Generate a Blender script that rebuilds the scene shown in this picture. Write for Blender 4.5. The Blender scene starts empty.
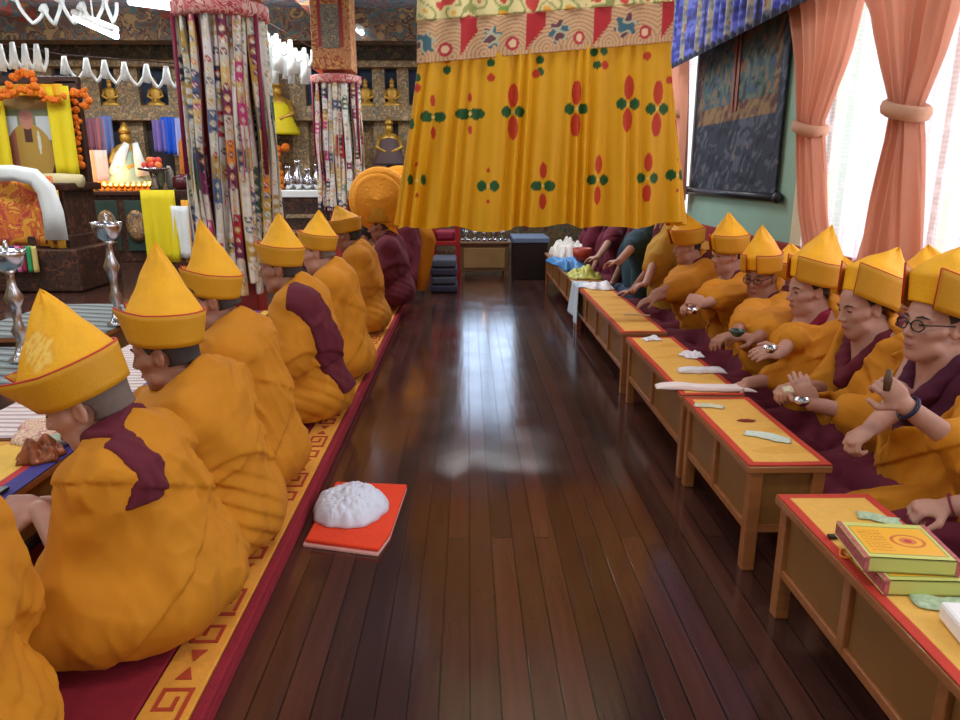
import bpy, math, random
import numpy as np
from mathutils import Vector, Matrix
S = bpy.context.scene
COL = S.collection
PI = math.pi
# ------------------------------------------------------------------ camera maths
F = 720.0; CH = 1.25
PITCH = math.atan(188 / F); YAW = math.atan(12 / math.hypot(F, 188))
FW = np.array([math.sin(YAW) * math.cos(PITCH), math.cos(YAW) * math.cos(PITCH), -math.sin(PITCH)])
RT = np.array([math.cos(YAW), -math.sin(YAW), 0.0]); UP = np.cross(RT, FW)
CAM = np.array([0, 0, CH])
def ray(x, y): return FW + RT * (x - 480) / F + UP * (360 - y) / F
def atY(x, y, Y): d = ray(x, y); return CAM + d * Y / d[1]
def atX(x, y, X): d = ray(x, y); return CAM + d * X / d[0]
def atz(x, y, z): d = ray(x, y); return CAM + d * (z - CH) / d[2]
cd = bpy.data.cameras.new('camera'); cam = bpy.data.objects.new('camera', cd); COL.objects.link(cam)
cd.sensor_width = 36; cd.lens = 36 * F / 960; cd.clip_start = .02
cam.matrix_world = Matrix(((RT[0], UP[0], -FW[0], 0), (RT[1], UP[1], -FW[1], 0), (RT[2], UP[2], -FW[2], CH), (0, 0, 0, 1)))
S.camera = cam
# ------------------------------------------------------------------ colour + materials
def lin(c):
    return tuple((v / 12.92 if v <= .04045 else ((v + .055) / 1.055) ** 2.4) for v in [t / 255. for t in c])
def nl(m, t, **k):
    n = m.node_tree.nodes.new(t)
    for a, b in k.items():
        if hasattr(n, a): setattr(n, a, b)
        else: n.inputs[a].default_value = b
    return n
MATS = {}
def mat(name, rgb, rough=.8, metal=0, spec=.5, noise=0, nscale=8, bump=0, bscale=60, coat=0, attr=False, sheen=0, sub=0, stretch=None, trans=0, emit=None, es=0, wr=0, wsc=5):
    """principled material; rgb 0-255; noise = colour variation; bump = surface relief"""
    if name in MATS: return MATS[name]
    m = bpy.data.materials.new(name); m.use_nodes = True; MATS[name] = m
    nt = m.node_tree; b = nt.nodes['Principled BSDF']; L = nt.links.new
    c = lin(rgb) + (1,)
    b.inputs['Base Color'].default_value = c; b.inputs['Roughness'].default_value = rough
    b.inputs['Metallic'].default_value = metal; b.inputs['Specular IOR Level'].default_value = spec
    b.inputs['Coat Weight'].default_value = coat
    if sheen: b.inputs['Sheen Weight'].default_value = sheen; b.inputs['Sheen Tint'].default_value = c
    if sub: b.inputs['Subsurface Weight'].default_value = sub; b.inputs['Subsurface Scale'].default_value = .01
    if trans: b.inputs['Transmission Weight'].default_value = trans
    if emit: b.inputs['Emission Color'].default_value = lin(emit) + (1,); b.inputs['Emission Strength'].default_value = es
    src = None
    if attr:
        a = nl(m, 'ShaderNodeAttribute', attribute_name='Col'); src = a.outputs['Color']
    tc = nl(m, 'ShaderNodeTexCoord'); co = tc.outputs['Object']
    if stretch:
        mp = nl(m, 'ShaderNodeMapping'); mp.inputs['Scale'].default_value = stretch; L(co, mp.inputs[0]); co = mp.outputs[0]
    if noise:
        n = nl(m, 'ShaderNodeTexNoise'); n.inputs['Scale'].default_value = nscale; n.inputs['Detail'].default_value = 5; L(co, n.inputs['Vector'])
        r = nl(m, 'ShaderNodeMapRange'); r.inputs['From Min'].default_value = .3; r.inputs['From Max'].default_value = .7
        r.inputs['To Min'].default_value = 1 - noise; r.inputs['To Max'].default_value = 1 + noise; L(n.outputs['Fac'], r.inputs['Value'])
        mx = nl(m, 'ShaderNodeVectorMath', operation='SCALE')
        if src: L(src, mx.inputs[0])
        else: mx.inputs[0].default_value = c[:3]
        L(r.outputs[0], mx.inputs['Scale']); src = mx.outputs[0]
    if src: L(src, b.inputs['Base Color'])
    if bump:
        n2 = nl(m, 'ShaderNodeTexNoise'); n2.inputs['Scale'].default_value = bscale; n2.inputs['Detail'].default_value = 4; L(co, n2.inputs['Vector'])
        bp = nl(m, 'ShaderNodeBump'); bp.inputs['Strength'].default_value = bump; bp.inputs['Distance'].default_value = .01
        L(n2.outputs['Fac'], bp.inputs['Height']); L(bp.outputs[0], b.inputs['Normal'])
        if wr:                                  # soft creases of worn cloth
            ms = nl(m, 'ShaderNodeMapping'); ms.inputs['Scale'].default_value = (1, 1.3, .55); ms.inputs['Rotation'].default_value = (.5, .3, .2); L(tc.outputs['Object'], ms.inputs[0])
            rn = nl(m, 'ShaderNodeTexNoise'); rn.noise_type = 'RIDGED_MULTIFRACTAL'; rn.inputs['Scale'].default_value = wsc; rn.inputs['Detail'].default_value = 1.5; rn.inputs['Distortion'].default_value = .6; L(ms.outputs[0], rn.inputs['Vector'])
            b2 = nl(m, 'ShaderNodeBump'); b2.inputs['Strength'].default_value = wr; b2.inputs['Distance'].default_value = .06; L(rn.outputs['Fac'], b2.inputs['Height']); L(bp.outputs[0], b2.inputs['Normal']); L(b2.outputs[0], b.inputs['Normal'])
    return m
def brocade(name, cols, scale=18, rough=.7, bump=.3, stretch=(1, 1, 1), metal=0):
    """woven pattern: constant colour bands from warped noise plus cell flowers"""
    if name in MATS: return MATS[name]
    m = bpy.data.materials.new(name); m.use_nodes = True; MATS[name] = m
    nt = m.node_tree; b = nt.nodes['Principled BSDF']; L = nt.links.new
    b.inputs['Roughness'].default_value = rough; b.inputs['Metallic'].default_value = metal
    tc = nl(m, 'ShaderNodeTexCoord'); mp = nl(m, 'ShaderNodeMapping'); mp.inputs['Scale'].default_value = stretch
    L(tc.outputs['Object'], mp.inputs[0])
    n = nl(m, 'ShaderNodeTexNoise'); n.inputs['Scale'].default_value = scale; n.inputs['Detail'].default_value = 2; n.inputs['Distortion'].default_value = 1.2; L(mp.outputs[0], n.inputs['Vector'])
    cr = nl(m, 'ShaderNodeValToRGB'); cr.color_ramp.interpolation = 'CONSTANT'
    e = cr.color_ramp.elements
    k = len(cols)
    while len(e) < k: e.new(.5)
    for i in range(k):
        e[i].position = 0 if i == 0 else .33 + .34 * i / k; e[i].color = lin(cols[i]) + (1,)
    L(n.outputs['Fac'], cr.inputs[0])
    v = nl(m, 'ShaderNodeTexVoronoi'); v.inputs['Scale'].default_value = scale * .7; L(mp.outputs[0], v.inputs['Vector'])
    lt = nl(m, 'ShaderNodeMath', operation='LESS_THAN'); L(v.outputs['Distance'], lt.inputs[0]); lt.inputs[1].default_value = .2
    mx = nl(m, 'ShaderNodeMix', data_type='RGBA'); L(lt.outputs[0], mx.inputs[0]); L(cr.outputs[0], mx.inputs[6]); mx.inputs[7].default_value = lin(cols[-1]) + (1,)
    L(mx.outputs[2], b.inputs['Base Color'])
    bp = nl(m, 'ShaderNodeBump'); bp.inputs['Strength'].default_value = bump; bp.inputs['Distance'].default_value = .004; L(n.outputs['Fac'], bp.inputs['Height']); L(bp.outputs[0], b.inputs['Normal'])
    return m
# ------------------------------------------------------------------ object helpers
def raw_mesh(name, V, Fq):
    me = bpy.data.meshes.new(name)
    V = np.asarray(V, dtype=np.float32)
    if isinstance(Fq, np.ndarray):
        k = Fq.shape[1]; nf = len(Fq)
        me.vertices.add(len(V)); me.vertices.foreach_set('co', V.ravel())
        me.loops.add(nf * k); me.loops.foreach_set('vertex_index', Fq.astype(np.int32).ravel())
        me.polygons.add(nf); me.polygons.foreach_set('loop_start', np.arange(0, nf * k, k, dtype=np.int32))
        me.update(calc_edges=True); me.validate()
    else:
        me.from_pydata([tuple(map(float, v)) for v in V], [], Fq); me.update()
    return me
def link(name, me, m=None, parent=None, smooth=True, bevel=0, solid=0):
    o = bpy.data.objects.new(name, me); COL.objects.link(o)
    if m: me.materials.append(m)
    if parent: o.parent = parent
    me.polygons.foreach_set('use_smooth', [bool(smooth)] * len(me.polygons))
    if solid:
        s = o.modifiers.new('s', 'SOLIDIFY'); s.thickness = solid; s.offset = 0
    if bevel:
        b = o.modifiers.new('b', 'BEVEL'); b.width = bevel; b.segments = 2; b.limit_method = 'ANGLE'
        if not smooth: b.harden_normals = False
    return o
def tag(o, label, cat, group=None, kind=None):
    if label: o['label'] = label
    if cat: o['category'] = cat
    if group: o['group'] = group
    if kind: o['kind'] = kind
    return o
def empty(name, loc, label=None, cat=None, group=None, rz=0):
    o = bpy.data.objects.new(name, None); COL.objects.link(o); o.location = tuple(map(float, loc)); o.rotation_euler = (0, 0, rz); o.empty_display_size = .1
    if label: tag(o, label, cat, group)
    return o
def struct(o, label=None):
    o['kind'] = 'structure'
    if label: o['label'] = label
    return o
def rotm(rx=0, ry=0, rz=0):
    from mathutils import Euler
    return np.array(Euler((rx, ry, rz)).to_matrix())
def basis(d):
    d = np.asarray(d, float); d = d / (np.linalg.norm(d) + 1e-9)
    a = np.array([0, 0, 1.]) if abs(d[2]) < .9 else np.array([1., 0, 0])
    u = np.cross(d, a); u /= np.linalg.norm(u); return u, np.cross(d, u), d
class MB:
    def __init__(s): s.v = []; s.f = []
    def add(s, V, Fc):
        b = len(s.v); s.v.extend([tuple(map(float, v)) for v in V]); s.f.extend([tuple(int(i) + b for i in f) for f in Fc]); return s
    def box(s, c, d, rz=0, R=None):
        R = rotm(0, 0, rz) if R is None else R
        V = [np.array(c) + R @ (np.array([i, j, k]) * np.array(d) / 2) for i in (-1, 1) for j in (-1, 1) for k in (-1, 1)]
        return s.add(V, [(0, 1, 3, 2), (4, 6, 7, 5), (0, 4, 5, 1), (2, 3, 7, 6), (0, 2, 6, 4), (1, 5, 7, 3)])
    def tube(s, pts, r, n=10, cap=True, flat=1.0, up=None):
        P = [np.asarray(p, float) for p in pts]; m = len(P); V = []
        rr = r if hasattr(r, '__len__') else [r] * m
        u = None
        for i in range(m):
            d = P[min(i + 1, m - 1)] - P[max(i - 1, 0)]
            d = d / (np.linalg.norm(d) + 1e-9)
            if u is None: u = basis(d)[0] if up is None else np.asarray(up, float)
            u = u - d * (u @ d); u /= np.linalg.norm(u) + 1e-9; w = np.cross(d, u)
            for k in range(n):
                a = 2 * PI * k / n; V.append(P[i] + rr[i] * (math.cos(a) * u + flat * math.sin(a) * w))
        Fc = [(i * n + k, i * n + (k + 1) % n, (i + 1) * n + (k + 1) % n, (i + 1) * n + k) for i in range(m - 1) for k in range(n)]
        if cap: Fc += [tuple(range(n - 1, -1, -1)), tuple((m - 1) * n + k for k in range(n))]
        return s.add(V, Fc)
    def lathe(s, prof, c=(0, 0, 0), n=20, R=None, sc=(1, 1)):
        V = []
        for r, z in prof:
            for k in range(n):
                a = 2 * PI * k / n; p = np.array([r * math.cos(a) * sc[0], r * math.sin(a) * sc[1], z])
                V.append(np.array(c) + (p if R is None else R @ p))
        m = len(prof)
        Fc = [(i * n + k, i * n + (k + 1) % n, (i + 1) * n + (k + 1) % n, (i + 1) * n + k) for i in range(m - 1) for k in range(n)]
        Fc += [tuple(range(n - 1, -1, -1)), tuple((m - 1) * n + k for k in range(n))]
        return s.add(V, Fc)
    def ball(s, c, r, n=12, R=None):
        r = (r, r, r) if not hasattr(r, '__len__') else r
        V = []; m = n // 2 + 1
        for i in range(m + 1):
            t = PI * i / m
            for k in range(n):
                a = 2 * PI * k / n; p = np.array([r[0] * math.sin(t) * math.cos(a), r[1] * math.sin(t) * math.sin(a), -r[2] * math.cos(t)])
                V.append(np.array(c) + (p if R is None else R @ p))
        return s.add(V, [(i * n + k, i * n + (k + 1) % n, (i + 1) * n + (k + 1) % n, (i + 1) * n + k) for i in range(m) for k in range(n)])
    def grid(s, fn, nu, nv, closeu=False):
        V = [fn(i / nu, j / nv) for j in range(nv + 1) for i in range(nu + (0 if closeu else 1))]
        w = nu if closeu else nu + 1
        return s.add(V, [(j * w + i, j * w + (i + 1) % w, (j + 1) * w + (i + 1) % w, (j + 1) * w + i) for j in range(nv) for i in range(nu)])
    def poly(s, pts, t, nrm=(0, 0, 1)):
        """flat outline extruded by t along nrm"""
        n = len(pts); nrm = np.array(nrm) * t
        V = [np.array(p, float) for p in pts] + [np.array(p, float) + nrm for p in pts]
        return s.add(V, [tuple(range(n - 1, -1, -1)), tuple(range(n, 2 * n))] + [(i, (i + 1) % n, n + (i + 1) % n, n + i) for i in range(n)])
    def build(s, name, m, parent=None, smooth=False, bevel=0, solid=0):
        return link(name, raw_mesh(name, s.v, s.f), m, parent, smooth, bevel, solid)
def paint(o, fn):
    """colour attribute from fn(co Nx3 in object space) -> Nx3 in 0-255 sRGB"""
    me = o.data; n = len(me.vertices); co = np.empty(n * 3, np.float32); me.vertices.foreach_get('co', co); co = co.reshape(-1, 3)
    c = np.asarray(fn(co), float) / 255.; c = np.where(c <= .04045, c / 12.92, ((c + .055) / 1.055) ** 2.4)
    a = me.color_attributes.new('Col', 'FLOAT_COLOR', 'POINT')
    a.data.foreach_set('color', np.concatenate([c, np.ones((n, 1))], 1).astype(np.float32).ravel())
    return o
def gridmesh(X, Y, Z):
    """arrays (nv,nu) -> V, F"""
    nv, nu = X.shape; V = np.stack([X, Y, Z], -1).reshape(-1, 3)
    i = np.arange(nu - 1)[None, :] + np.arange(nv - 1)[:, None] * nu
    return V, np.stack([i, i + 1, i + 1 + nu, i + nu], -1).reshape(-1, 4)
# ------------------------------------------------------------------ implicit surfaces
f32 = np.float32
def nrm(v): return np.sqrt((v * v).sum(-1))
def cap(p, a, b, ra, rb=None):
    rb = ra if rb is None else rb
    a = np.array(a, f32); b = np.array(b, f32); ba = b - a; pa = p - a
    h = np.clip(pa @ ba / (ba @ ba + 1e-9), 0, 1)
    return nrm(pa - h[:, None] * ba) - (ra + (rb - ra) * h).astype(f32)
def ell(p, c, r, R=None):
    q = p - np.array(c, f32)
    if R is not None: q = q @ np.array(R, f32)
    r = np.array(r, f32); k0 = nrm(q / r); k1 = nrm(q / (r * r)) + 1e-6
    return k0 * (k0 - 1) / k1
def smin(a, b, k):
    h = np.clip(.5 + .5 * (b - a) / k, 0, 1); return b + (a - b) * h - k * h * (1 - h)
def smax(a, b, k): return -smin(-a, -b, k)
def wob(p, seed, sc, n=5):
    r = np.random.RandomState(seed); o = 0
    for i in range(n):
        d = r.normal(size=3); d /= np.linalg.norm(d); o = o + np.sin(p @ (d * sc * r.uniform(.6, 1.6)).astype(f32) + r.uniform(0, 6.28)).astype(f32)
    return o / n
ED = [(0, 1), (2, 3), (4, 5), (6, 7), (0, 2), (1, 3), (4, 6), (5, 7), (0, 4), (1, 5), (2, 6), (3, 7)]
CN = np.array([[i, j, k] for i in (0, 1) for j in (0, 1) for k in (0, 1)])
def iso(fn, lo, hi, h, marg=.02):
    lo = np.array(lo, float); hi = np.array(hi, float); B = 4
    nb = np.ceil((hi - lo) / (h * B)).astype(int); n = nb * B
    g = [lo[a] + (np.arange(nb[a]) * B + (B - 1) / 2) * h for a in range(3)]
    C = np.stack(np.meshgrid(*g, indexing='ij'), -1).reshape(-1, 3).astype(f32)
    dc = fn(C).reshape(nb)
    act = np.abs(dc) < h * B * .9 * 1.5 + marg
    D = np.repeat(np.repeat(np.repeat(dc, B, 0), B, 1), B, 2).astype(f32)
    ai = np.argwhere(act)
    off = np.stack(np.meshgrid(*[np.arange(B)] * 3, indexing='ij'), -1).reshape(-1, 3)
    idx = (ai[:, None, :] * B + off[None]).reshape(-1, 3)
    for s in range(0, len(idx), 400000):
        q = idx[s:s + 400000]; D[q[:, 0], q[:, 1], q[:, 2]] = fn((lo + q * h).astype(f32))
    sg = D < 0
    cs = np.zeros(tuple(n - 1), np.int8)
    for c in CN: cs += sg[c[0]:n[0] - 1 + c[0], c[1]:n[1] - 1 + c[1], c[2]:n[2] - 1 + c[2]]
    cell = np.argwhere((cs > 0) & (cs < 8))
    vals = np.stack([D[cell[:, 0] + c[0], cell[:, 1] + c[1], cell[:, 2] + c[2]] for c in CN], 1)
    acc = np.zeros((len(cell), 3)); cnt = np.zeros(len(cell))
    for a, b in ED:
        va, vb = vals[:, a], vals[:, b]; m = (va < 0) != (vb < 0)
        t = np.where(m, va / np.where(m, va - vb, 1), 0)
        acc += np.where(m[:, None], CN[a] + t[:, None] * (CN[b] - CN[a]), 0); cnt += m
    V = lo + (cell + acc / cnt[:, None]) * h
    ci = -np.ones(tuple(n - 1), np.int64); ci[cell[:, 0], cell[:, 1], cell[:, 2]] = np.arange(len(cell))
    Fs = []
    for ax in range(3):
        o1, o2 = [(1, 2), (2, 0), (0, 1)][ax]
        sl0 = [slice(1, n[a] - 1) for a in range(3)]; sl0[ax] = slice(0, n[ax] - 1)
        sl1 = [slice(1, n[a] - 1) for a in range(3)]; sl1[ax] = slice(1, n[ax])
        A = sg[tuple(sl0)]; Bq = sg[tuple(sl1)]; e = np.argwhere(A != Bq)
        st = np.array([1, 1, 1]); st[ax] = 0; e = e + st
        fl = sg[e[:, 0], e[:, 1], e[:, 2]]
        def at(d1, d2):
            q = e.copy(); q[:, o1] -= d1; q[:, o2] -= d2; return ci[q[:, 0], q[:, 1], q[:, 2]]
        Q = np.stack([at(1, 1), at(0, 1), at(0, 0), at(1, 0)], 1)
        Q[~fl] = Q[~fl][:, ::-1]; Fs.append(Q)
    Fq = np.concatenate(Fs); Fq = Fq[(Fq >= 0).all(1)]
    return V, Fq
def iso_obj(name, fn, lo, hi, h, m, parent=None, marg=.02):
    V, Fq = iso(fn, lo, hi, h, marg)
    return link(name, raw_mesh(name, V, Fq), m, parent, True)
# ------------------------------------------------------------------ people
M_SKIN = mat('skin', (188, 138, 118), rough=.55, noise=.07, nscale=25, sub=.12)
M_SKIN2 = mat('skin_tan', (160, 108, 86), rough=.55, noise=.07, nscale=25, sub=.12)
M_HAIR = mat('shaved_hair', (58, 50, 48), rough=.85, noise=.15, nscale=90)
M_YEL = mat('ochre_robe', (202, 128, 8), rough=.85, noise=.07, nscale=7, bump=.1, bscale=300, wr=.5)
M_YEL2 = mat('ochre_robe_dull', (198, 150, 52), rough=.85, noise=.08, nscale=7, bump=.12, bscale=300, sheen=.1, wr=.4)
M_MAR = mat('maroon_cloth', (96, 18, 36), rough=.85, noise=.1, nscale=9, bump=.15, bscale=200, sheen=.1, wr=.4)
M_MAR2 = mat('dark_maroon_cloth', (106, 26, 48), rough=.88, noise=.1, nscale=9, bump=.15, bscale=200, sheen=.08, wr=.4)
M_TEAL = mat('dark_teal_cloth', (44, 72, 84), rough=.85, noise=.12, nscale=9, bump=.3, bscale=150)
M_HAT = mat('yellow_hat_silk', (250, 182, 12), rough=.6, noise=.06, nscale=14, bump=.25, bscale=90, attr=True, sheen=.2)
M_BAND = mat('yellow_hat_band', (208, 146, 14), rough=.62, noise=.05, nscale=10, bump=.15, bscale=160)
M_PIPE = mat('red_piping', (190, 40, 14), rough=.6)
M_BLACK = mat('black_plastic', (18, 18, 20), rough=.35)
M_EYE = mat('dark_eye', (30, 20, 18), rough=.25)
M_LIP = mat('lips', (168, 98, 92), rough=.5)
M_SILV = mat('silver_metal', (200, 200, 205), rough=.22, metal=1)
M_BRASS = mat('brass', (205, 160, 70), rough=.28, metal=1)
def head_sdf(q):
    ay = np.abs(q[:, 1]); s = np.stack([q[:, 0], ay, q[:, 2]], -1).astype(f32)
    d = ell(q, (.012, 0, .042), (.098, .078, .082))
    d = smin(d, ell(q, (-.032, 0, -.035), (.058, .056, .08)), .03)
    d = smin(d, cap(s, (-.062, .008, -.1), (-.03, .045, -.075), .02, .022), .025)
    d = smin(d, cap(s, (-.058, .04, -.018), (-.03, .058, -.012), .02), .02)
    d = smin(d, cap(s, (-.082, .012, .03), (-.066, .048, .028), .009), .012)
    d = smax(d, -nrm_b(s, (-.102, .032, .008), .02), .012)
    d = smin(d, nrm_b(s, (-.071, .032, .010), .0135), .004)
    d = smin(d, cap(q, (-.086, 0, .018), (-.107, 0, -.024), .0075, .0105), .012)
    d = smin(d, nrm_b(s, (-.096, .011, -.028), .0085), .006)
    d = smin(d, cap(s, (-.091, 0, -.053), (-.080, .02, -.057), .0065), .006)
    d = smin(d, cap(s, (-.088, 0, -.067), (-.080, .016, -.066), .0075), .006)
    d = smax(d, -cap(s, (-.1, 0, -.060), (-.084, .022, -.061), .0022), .003)
    e = ell(s, (.012, .078, -.004), (.019, .010, .033), rotm(0, .2, .35))
    e = smax(e, -ell(s, (.008, .09, -.002), (.009, .009, .018), rotm(0, .2, .35)), .004)
    d = smin(d, e, .006)
    return d
def nrm_b(p, c, r): return nrm(p - np.array(c, f32)) - r
def hand_sdf(p, w, dirv, nrmv, side, curl, thumb=.6, sc=1.0):
    """palm with four fingers and a thumb. w wrist, dirv finger direction, nrmv back-of-hand normal, curl radians per joint"""
    d_ = np.array(dirv, float); d_ /= np.linalg.norm(d_); n_ = np.array(nrmv, float); n_ -= d_ * (n_ @ d_); n_ /= np.linalg.norm(n_)
    t_ = np.cross(d_, n_) * side                     # towards thumb
    w = np.array(w, float)
    M = np.stack([d_, t_, n_], 1)
    D = ell(p, w + d_ * .045 * sc, (.05 * sc, .040 * sc, .017 * sc), M)
    for i, (off, ln) in enumerate(((.028, .075), (.010, .085), (-.009, .078), (-.026, .062))):
        b = w + (d_ * .075 + t_ * off) * sc; ang = 0.0; L = ln * sc; c = curl[i] if hasattr(curl, '__len__') else curl
        a = b; r = .0092 * sc
        k = 1e9
        for sgl, fr in enumerate((.45, .3, .25)):
            ang += c * (.8, 1.1, .8)[sgl]
            e = a + (d_ * math.cos(ang) - n_ * math.sin(ang) + t_ * off * 1.2) * L * fr
            q = cap(p, a, e, r, r * .92); k = q if sgl == 0 else smin(k, q, .003); a = e; r *= .92
        D = smin(D, k, .006)
    a = w + (d_ * .02 + t_ * .03) * sc; e = a + (d_ * .6 + t_ * .75 - n_ * thumb * .5) * .042 * sc
    e2 = e + (d_ * .9 + t_ * .1 - n_ * thumb * .8) * .032 * sc
    return smin(D, smin(cap(p, a, e, .013 * sc, .0115 * sc), cap(p, e, e2, .0112 * sc, .009 * sc), .004), .01)
def groove(c, sharp=2.0): return -(1 - np.abs(np.sin(c))) ** sharp
def pleat(c):
    t = np.mod(c / PI, 1); return t * t * (1 - np.clip((t - .78) / .22, 0, 1) ** 1.5) * 1.25
def folds(p, seed, amp, anc, spread, z_low=.28, side=1):
    """cloth creases: a fan from an anchor, swags low down, and broken cross creases"""
    w1 = wob(p, seed, 7); w2 = wob(p, seed + 1, 13); w3 = wob(p, seed + 2, 9)
    th = np.arctan2(p[:, 1] - anc[1], -(p[:, 2] - anc[2])); r = nrm(p - np.array(anc, f32))
    m1 = np.clip(.5 + .9 * w2, 0, 1)
    f = pleat(th * spread + w1 * 1.6 + r * 2.0) * np.clip(r / .2 - .3, 0, 1) * m1
    f = f + .5 * pleat(th * spread * 2.1 + w3 * 2.0 + r * 5) * np.clip(r / .15 - .5, 0, 1) * np.clip(.4 - 1.2 * w1, 0, 1)
    hip = np.clip((z_low + .06 - p[:, 2]) / .1, 0, 1) * np.clip(.35 + side * p[:, 1] * 3.5, 0, 1)
    g = pleat((p[:, 2] - .55 * side * p[:, 1] + .25 * p[:, 0]) * 52 + w3 * 1.2) * hip
    def rid(q, s, sc):
        v = wob(q, s, sc, 4); return (1 - np.clip(np.abs(v) * 2.6, 0, 1)) ** 1.5
    wp = np.stack([w2, w3, w1], -1) * .03
    q1 = (p + wp) * np.array([1, 1 + .3 * side, .55], f32) + np.array([0, 1, 0], f32) * (p[:, 2:3] * .45 * side)
    q2 = (p - wp) * np.array([1.2, .8, 1.1], f32)
    ra = rid(q1, seed + 7, 26) * np.clip(.6 + w1, 0, 1); rb = rid(q2, seed + 8, 42) * np.clip(.3 - 1.3 * w3, 0, 1); rc_ = rid(q1, seed + 9, 58) * np.clip(.2 + 1.2 * w2, 0, 1)
    big = w3 * .6 + wob(p, seed + 5, 20) * .3
    return amp * (.85 * f + .55 * g - .42 * ra - .3 * rb - .22 * rc_ + .75 * big) - amp * .2
def hat(root, hp, R, sp):
    """C-shaped band open at the front with pointed corners, peaked silk crown, red piping"""
    tip = sp.get('tip', (-.03, 0, .235)); k = sp.get('k', 1.0); gap = sp.get('gap', .42); fl = sp.get('flare', 1.13); zt = sp.get('zt', .118)
    rng = random.Random(sp.get('seed', 1)); sd = sp.get('seed', 1)
    R = R @ rotm(0, sp.get('tilt', 0), 0); tx = np.array(hp) + R @ np.array([0, 0, sp.get('lift', 0)])
    a0, b0 = .107, .090
    def W(x, y, z): return tx + R @ (np.array([x, y, z]) * k)
    nu, nv = 72, 30
    # crown
    U, Vv = np.meshgrid(np.linspace(0, 2 * PI, nu, endpoint=False), np.linspace(0, 1, nv))
    vb = (zt - .05) / (tip[2] - .045)                       # where the crown leaves the band
    T = np.clip((Vv - vb) / (1 - vb), 0, 1)
    up_ = (1 - T ** sp.get('pw', 1.1)) ** .92 * .97 + .05 * np.sqrt(np.clip(1 - T, 0, 1))
    low = .93 + (.97 * 1.02 * (1 + (fl - 1) * .85) - .93) * np.clip(Vv / max(vb, .01), 0, 1)
    prof = np.where(Vv < vb, low, up_ * (low.max() if False else .97 * 1.02 * (1 + (fl - 1) * .85)) / 1.02)
    rx = a0 * 1.03 * prof; ry = b0 * 1.06 * prof * (1 - .22 * T)
    zz = .045 + (tip[2] - .045) * Vv
    bend = T ** 1.3
    cx = .010 + (tip[0] - .010) * bend; cy = tip[1] * bend
    lump = 1 + T * (.05 * np.sin(3 * U + sd) + .05 * np.sin(5 * U + 9 * Vv + sd * 2) + .035 * np.sin(9 * U - 14 * Vv) + .03 * np.sin(2 * U + 22 * Vv + sd))
    X = cx + rx * np.cos(U) * lump; Y = cy + ry * np.sin(U) * lump; Z = zz + .006 * T * np.sin(4 * U + 7 * Vv)
    P = np.stack([X, Y, Z], -1).reshape(-1, 3); loc = P.copy(); P = tx + (P * k) @ R.T
    i = np.arange(nu); F_ = []
    for j in range(nv - 1): F_ += [(j * nu + a, j * nu + (a + 1) % nu, (j + 1) * nu + (a + 1) % nu, (j + 1) * nu + a) for a in i]
    F_.append(tuple((nv - 1) * nu + a for a in i)); F_.append(tuple(a for a in i[::-1]))
    h = link('hat', raw_mesh('hat', P, F_), M_HAT, root)
    def pc(co):
        base = np.tile(np.array([[250, 180, 12.]]), (len(co), 1))
        if sp.get('medal'):
            a = np.arctan2((loc[:, 1]) / b0, loc[:, 0] / a0); q = np.sqrt(((loc[:, 0] - sp['medal'][0])) ** 2 + (loc[:, 2] - sp['medal'][1]) ** 2)
            on = (loc[:, 1] < 0) & (q < .040); ring = (np.sin(q * 470) > .2) | (np.sin(6 * np.arctan2(loc[:, 2] - sp['medal'][1], loc[:, 0] - sp['medal'][0])) > .5)
            base[on] = (240, 168, 30); base[on & ring] = (252, 205, 90)
        return base
    paint(h, pc)
    # band
    phis = np.linspace(-PI + gap, PI - gap, 61)
    def bp(ph, v):
        front = max(0, (abs(ph) - PI * .55) / (PI * .45 - gap))
        f = 1 + (fl - 1) * v + sp.get('wing', .16) * v * front ** 2
        z = .022 + (zt - .022) * v + sp.get('up', .012) * v * front + .010 * (1 - v) * front
        return W(.008 + a0 * 1.05 * f * math.cos(ph), b0 * 1.10 * f * math.sin(ph) * (1 - .12 * front * v), z)
    b = MB(); n = len(phis)
    b.grid(lambda u, v: bp(phis[int(round(u * (n - 1)))], v), n - 1, 6)
    b.build('hat_band', M_BAND, h, True, solid=.006 * k)
    path = [bp(phis[0], v) for v in (0, .5, 1)] + [bp(a, 1) for a in phis] + [bp(phis[-1], v) for v in (1, .5, 0)]
    MB().tube(path, .0034 * k, 6).build('piping', M_PIPE, h, True)
    return h
PEOPLE = []
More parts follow.
